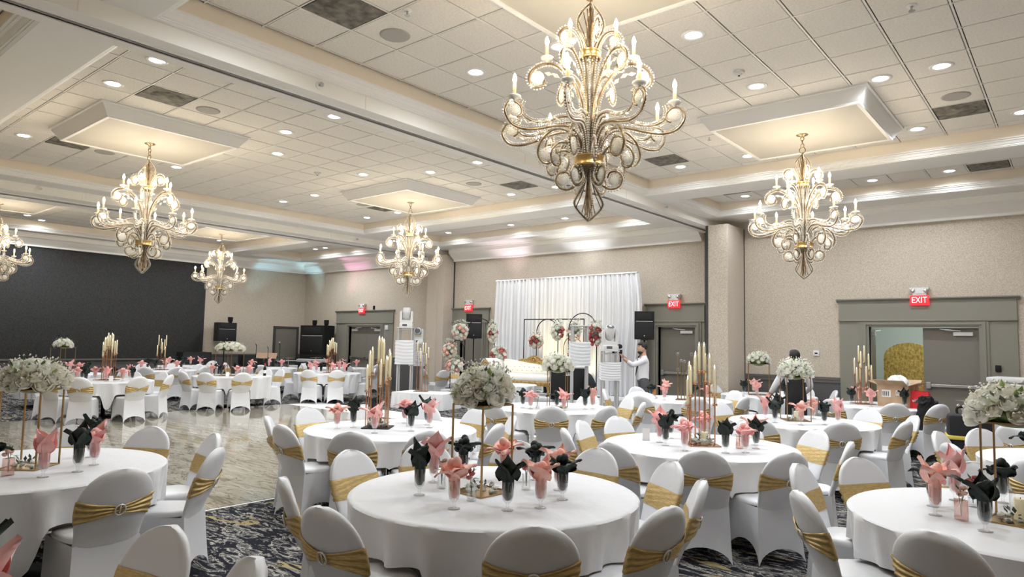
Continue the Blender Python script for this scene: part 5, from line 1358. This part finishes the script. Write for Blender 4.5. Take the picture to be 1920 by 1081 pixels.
def keyboard(x, y, h, w, label, rz, m):
    t = thing('keyboard', label, 'keyboard', (x, y, h), rz, 'keyboards of the band'); MB().bbox(-w / 2, w / 2, -.16, .16, 0, .10, .012).build('case', m, t); MB().box(-w * .46, w * .46, -.155, -.02, .10, .112).build('keybed', 'paper_white', t, False)
    mb = MB()
    for k in range(int(w * 22)): 
        if k % 7 not in (2, 6): mb.box(-w * .45 + k / 22 * .9, -w * .45 + k / 22 * .9 + .014, -.09, -.02, .112, .122)
    stuff(mb.build('black_keys', 'black_plastic', t, False)); MB().box(-w * .3, w * .3, .03, .12, .10, .104).build('control_panel', 'light_lens', t, False)
    s = thing('keyboard_stand', 'crossed stand under the ' + label, 'keyboard stand', (x, y, 0), rz)
    for sx in (-1, 1): MB().tube([(sx * w * .3, -.15, .01), (sx * w * .3, .15, h)], .014, 6).tube([(sx * w * .3 + .03, .15, .01), (sx * w * .3 + .03, -.15, h)], .014, 6).build('cross_legs', 'black_plastic', s)
keyboard(-20.9, 14.2, .88, 1.3, 'silver keyboard before the loudspeaker stack', .45, 'key_grey'); keyboard(-21.9, 13.95, .80, 1.2, 'dark keyboard beside the microphones', .9, 'dark_cloth')
t = thing('drum_kit', 'dark drum kit behind the band tables', 'drum kit', (-20.6, 13.35, 0), .5)
MB().lathe([(0, -.2), (.27, -.2), (.28, -.19), (.28, .19), (.27, .2), (0, .2)], 20, Matrix.Translation((0, 0, .29)) @ Matrix.Rotation(PI / 2, 4, 'X')).build('bass_drum', 'black_plastic', t)
for x, y, z, r in ((-.25, .1, .62, .15), (.2, .1, .66, .14), (.42, -.1, .5, .18)):
    MB().lathe([(0, 0), (r, 0), (r, .16), (r - .005, .165), (0, .165)], 16, Matrix.Translation((x, y, z))).build('drum', 'drum_white', t); MB().cyl((x, y), .012, 0, z, 6).build('drum_post', 'chrome', t)
for x, y, z in ((-.5, .2, 1.02), (.48, .28, 1.06)):
    s = MB().cyl((x, y), .011, 0, z, 6).build('cymbal_stand', 'chrome', t); MB().lathe([(0, .015), (.03, .012), (.2, 0), (.2, -.003), (0, .009)], 18, Matrix.Translation((x, y, z))).build('cymbal', 'brass_band', s)
t = thing('flight_case', 'black flight case beside the sofa on the stage', 'case', (-9.28, 13.25, ZST), .6); MB().bbox(-.42, .42, -.3, .3, 0, .72, .02).build('case_body', 'black_cloth', t); MB().bbox(-.43, .43, -.31, .31, .72, .76, .01).build('lid', 'light_housing', t)
for s in (-1, 1): MB().box(s * .42 - .012, s * .42 + .012, -.312, -.29, .0, .72).build('corner_edge', 'chrome', t, False)
MB().bbox(-.06, .06, -.315, -.30, .55, .63, .004).build('latch', 'chrome', t)
t = thing('garment_bag', 'dark grey garment bag slumped beside the black flight case', 'bag', (-8.62, 13.15, ZST), .3)
lump('bag_body', [(0, 0, .02, .20, .16), (.02, 0, .25, .21, .17), (-.03, .0, .48, .16, .13), (-.06, 0, .64, .07, .06)], 'dark_cloth', t); MB().cyl((0, 0), .04, 0, .006, 12, Matrix.Translation((.02, -.17, .3)) @ Matrix.Rotation(PI / 2, 4, 'X')).build('round_logo', 'white_plastic', t)
t = thing('small_table', 'small round table under white cloth before the stage', 'table', (-10.05, 12.05, 0)); inst('table_top', top_me, t, scale=(.62, .62, 1)); inst('pedestal', leg_me, t)
tag(cloth(.60, [], drop_lo=.03, seed=77).build('tablecloth', 'linen', None, True, math.radians(60), (-10.05, 12.05, 0)), 'white floor-length cloth on the small table before the stage', 'tablecloth')

# ------------------------------------------------------------------ people
def figure(t, J, B, mats, sub=2):
    """J: name -> (x, y, z, r, material key); B: bones. One continuous skinned body."""
    names = list(J); idx = {n: i for i, n in enumerate(names)}
    me = bpy.data.meshes.new('body'); me.from_pydata([J[n][:3] for n in names], [(idx[a], idx[b]) for a, b in B], [])
    o = bpy.data.objects.new('body', me); COL.objects.link(o)
    o.modifiers.new('s', 'SKIN'); o.modifiers.new('b', 'SUBSURF').levels = sub
    for v, n in zip(me.skin_vertices[0].data, names):
        r = J[n][3]; v.radius = r if isinstance(r, tuple) else (r, r)
    for v in me.skin_vertices[0].data: v.use_root = False
    me.skin_vertices[0].data[idx['pelvis']].use_root = True
    dg = bpy.context.evaluated_depsgraph_get(); nm = bpy.data.meshes.new_from_object(o.evaluated_get(dg)); bpy.data.objects.remove(o)
    nm.materials.clear()
    for m in mats: nm.materials.append(MATS[m])
    segs = []
    for a, b in B:
        segs.append((Vector(J[a][:3]), Vector(J[b][:3]), J[a][4], J[b][4]))
    for p in nm.polygons:
        c = p.center; best = (9, 0)
        for a, b, ma, mb_ in segs:
            d = b - a; u = max(0, min(1, (c - a).dot(d) / max(1e-9, d.length_squared))); q = (a + d * u - c).length
            if q < best[0]: best = (q, ma if u < .5 else mb_)
        p.material_index = mats.index(best[1]); p.use_smooth = True
    return inst('body', nm, t)
def hand(t, wrist, d, up, curl, side):
    d = Vector(d).normalized(); up = Vector(up); up = (up - d * up.dot(d)).normalized(); s = d.cross(up) * side; w = Vector(wrist); mb = MB()
    R = Matrix((s, d, up)).transposed().to_4x4(); R.translation = w + d * .045
    mb.ell((0, 0, 0), (.040, .052, .018), 10, 7, R)
    for k, (off, L) in enumerate(((-.030, .062), (-.010, .072), (.010, .075), (.030, .068))):
        p = w + d * .085 + s * off; c1 = curl * .5; q = p + (d * math.cos(c1) - up * math.sin(c1)) * L * .5; c2 = curl * 1.3; e = q + (d * math.cos(c2) - up * math.sin(c2)) * L * .5
        mb.tube([p - d * .02, p, q, e], [.010, .0095, .0088, .007], 6)
    p = w + d * .03 + s * -.038; q = p + (d * .7 - s * .7) * .035; mb.tube([p, q, q + (d * .95 - up * .3) * .032], [.012, .011, .008], 6)
    return mb.build('hand', 'skin', t)
def face(t, c, f, r, beard=None):
    """eyes, nose, mouth and ears for a head centred at c, looking along +y rotated by f"""
    M = Matrix.Translation(c) @ Matrix.Rotation(f, 4, 'Z')
    fc = MB().ell((0, .010, .0), (r * .80, r * .98, r * 1.22), 14, 12, M).ell((0, r * .95, -.008), (.013, .020, .020), 8, 6, M).ell((-r * .80, -.01, -.01), (.012, .022, .03), 7, 6, M).ell((r * .80, -.01, -.01), (.012, .022, .03), 7, 6, M).build('head', 'skin', t)
    for s in (-1, 1):
        MB().ell((s * .034, r * .88, .018), (.013, .010, .007), 8, 6, M).build('eye', 'paper_white', fc); MB().ell((s * .034, r * .95, .018), (.006, .005, .006), 6, 5, M).build('pupil', 'hair_dark', fc)
        MB().ell((s * .035, r * .90, .042), (.022, .010, .006), 8, 5, M).build('eyebrow', 'hair_dark', fc)
    MB().ell((0, r * .90, -.055), (.024, .010, .007), 8, 5, M).build('mouth', 'petal_pink', fc)
    if beard: MB().ell((0, .030, -.075), (r * .68, r * .76, r * .46), 12, 8, M).build('beard', 'hair_dark', fc)
    MB().ell((0, -.022, .045), (r * .88, r * .96, r * .98), 14, 10, M).ell((0, .03, .088), (r * .70, r * .70, r * .50), 12, 8, M).build('hair', 'hair_dark', fc)
H_ = 1.77
man = thing('person', 'bearded man in white shirt and grey trousers filming with a raised camera', 'person', (-7.02, 12.72, 0), math.atan2(-.64, -.77) - PI / 2)
SH, TR, SK, SO = 'shirt_white', 'trouser_grey', 'skin', 'shoe_black'
J = {'pelvis': (0, 0, .95, (.155, .115), TR), 'belly': (0, .02, 1.08, (.165, .13), SH), 'chest': (0, .0, 1.28, (.175, .125), SH), 'upchest': (0, -.01, 1.42, (.13, .10), SH), 'neck': (0, .0, 1.51, .055, SK), 'skull': (0, .02, 1.62, .075, SK),
     'shR': (.17, 0, 1.42, .065, SH), 'elR': (.23, .22, 1.27, .052, SH), 'wrR': (.10, .40, 1.47, .034, SK),
     'shL': (-.17, 0, 1.42, .065, SH), 'elL': (-.21, .25, 1.30, .052, SH), 'wrL': (-.07, .44, 1.44, .034, SK),
     'hipR': (.09, 0, .90, .095, TR), 'knR': (.11, .05, .50, .065, TR), 'anR': (.12, -.03, .09, .047, TR), 'toR': (.14, .13, .035, .036, SO),
     'hipL': (-.09, 0, .90, .095, TR), 'knL': (-.12, .02, .50, .065, TR), 'anL': (-.14, -.08, .09, .047, TR), 'toL': (-.15, .08, .035, .036, SO)}
B = [('pelvis', 'belly'), ('belly', 'chest'), ('chest', 'upchest'), ('upchest', 'neck'), ('neck', 'skull'), ('upchest', 'shR'), ('shR', 'elR'), ('elR', 'wrR'), ('upchest', 'shL'), ('shL', 'elL'), ('elL', 'wrL'),
     ('pelvis', 'hipR'), ('hipR', 'knR'), ('knR', 'anR'), ('anR', 'toR'), ('pelvis', 'hipL'), ('hipL', 'knL'), ('knL', 'anL'), ('anL', 'toL')]
figure(man, J, B, [SH, TR, SK, SO])
face(man, (0, .03, 1.645), .1, .095, True)
hand(man, (.10, .40, 1.47), (-.5, .6, .5), (0, -.5, .8), 1.0, 1); hand(man, (-.07, .44, 1.44), (.4, .4, .7), (0, -.6, .6), 1.1, -1)
MB().lathe([(.128, .985), (.160, .985), (.160, 1.02), (.128, 1.02)], 20, Matrix.Scale(.80, 4, (0, 1, 0))).build('belt', 'black_plastic', man)
mb = MB(); mb.add([(-.012, .125, 1.45), (.012, .125, 1.45), (.038, .165, 1.10), (0, .165, 1.05), (-.038, .165, 1.10), (0, .11, 1.3)], [(0, 1, 2, 3, 4), (0, 4, 5), (1, 0, 5), (2, 1, 5), (3, 2, 5), (4, 3, 5)]); mb.ell((0, .105, 1.47), (.02, .018, .02), 8, 6); mb.build('necktie', 'dark_cloth', man)
MB().tube([(.10 + .035 * math.cos(a) * .9, .385 + .035 * math.sin(a), 1.455) for a in [2 * PI * k / 12 for k in range(12)]], .009, 5, True).build('wristwatch', 'steel', man)
cmr = thing('video_camera', 'black camera with round microphone held up by the bearded man', 'camera', (-7.02, 12.72, 0), man.rotation_euler[2])
MB().bbox(-.05, .08, .45, .55, 1.53, 1.61, .012).build('camera_body', 'black_plastic', cmr); MB().cyl((0, 0), .036, 0, .10, 14, Matrix.Translation((.015, .55, 1.57)) @ Matrix.Rotation(-PI / 2, 4, 'X')).build('lens_barrel', 'black_plastic', cmr)
MB().ell((.01, .50, 1.68), (.05, .06, .05), 10, 8).build('fur_microphone', 'black_cloth', cmr); MB().cyl((.01, .48), .018, 1.36, 1.53, 10).build('grip', 'black_plastic', cmr)
man2 = thing('person', 'dark-haired waiter in black vest and white sleeves standing behind the flower stand', 'person', (-3.50, 11.25, 0), .55)
J2 = {'pelvis': (0, 0, .92, (.15, .11), 'black_cloth'), 'belly': (0, .02, 1.05, (.155, .12), 'black_cloth'), 'chest': (0, .03, 1.22, (.17, .12), 'black_cloth'), 'upchest': (0, .03, 1.36, (.125, .095), 'black_cloth'), 'neck': (0, .04, 1.44, .052, SK), 'skull': (0, .07, 1.54, .072, SK),
      'shR': (.17, .03, 1.36, .062, SH), 'elR': (.25, .10, 1.10, .05, SH), 'wrR': (.20, .33, .98, .033, SK), 'shL': (-.17, .03, 1.36, .062, SH), 'elL': (-.30, .10, 1.10, .055, SH), 'wrL': (-.36, .26, .92, .033, SK),
      'hipR': (.09, 0, .87, .092, 'black_cloth'), 'knR': (.10, .04, .48, .063, 'black_cloth'), 'anR': (.10, -.03, .09, .046, 'black_cloth'), 'toR': (.11, .13, .035, .036, SO),
      'hipL': (-.09, 0, .87, .092, 'black_cloth'), 'knL': (-.10, .04, .48, .063, 'black_cloth'), 'anL': (-.10, -.03, .09, .046, 'black_cloth'), 'toL': (-.11, .13, .035, .036, SO)}
figure(man2, J2, B, [SH, 'black_cloth', SK, SO])
face(man2, (0, .075, 1.565), .1, .092)
hand(man2, (.20, .33, .98), (0, 1, -.3), (0, .3, 1), .5, 1); hand(man2, (-.36, .26, .92), (0, 1, -.3), (0, .3, 1), .5, -1)
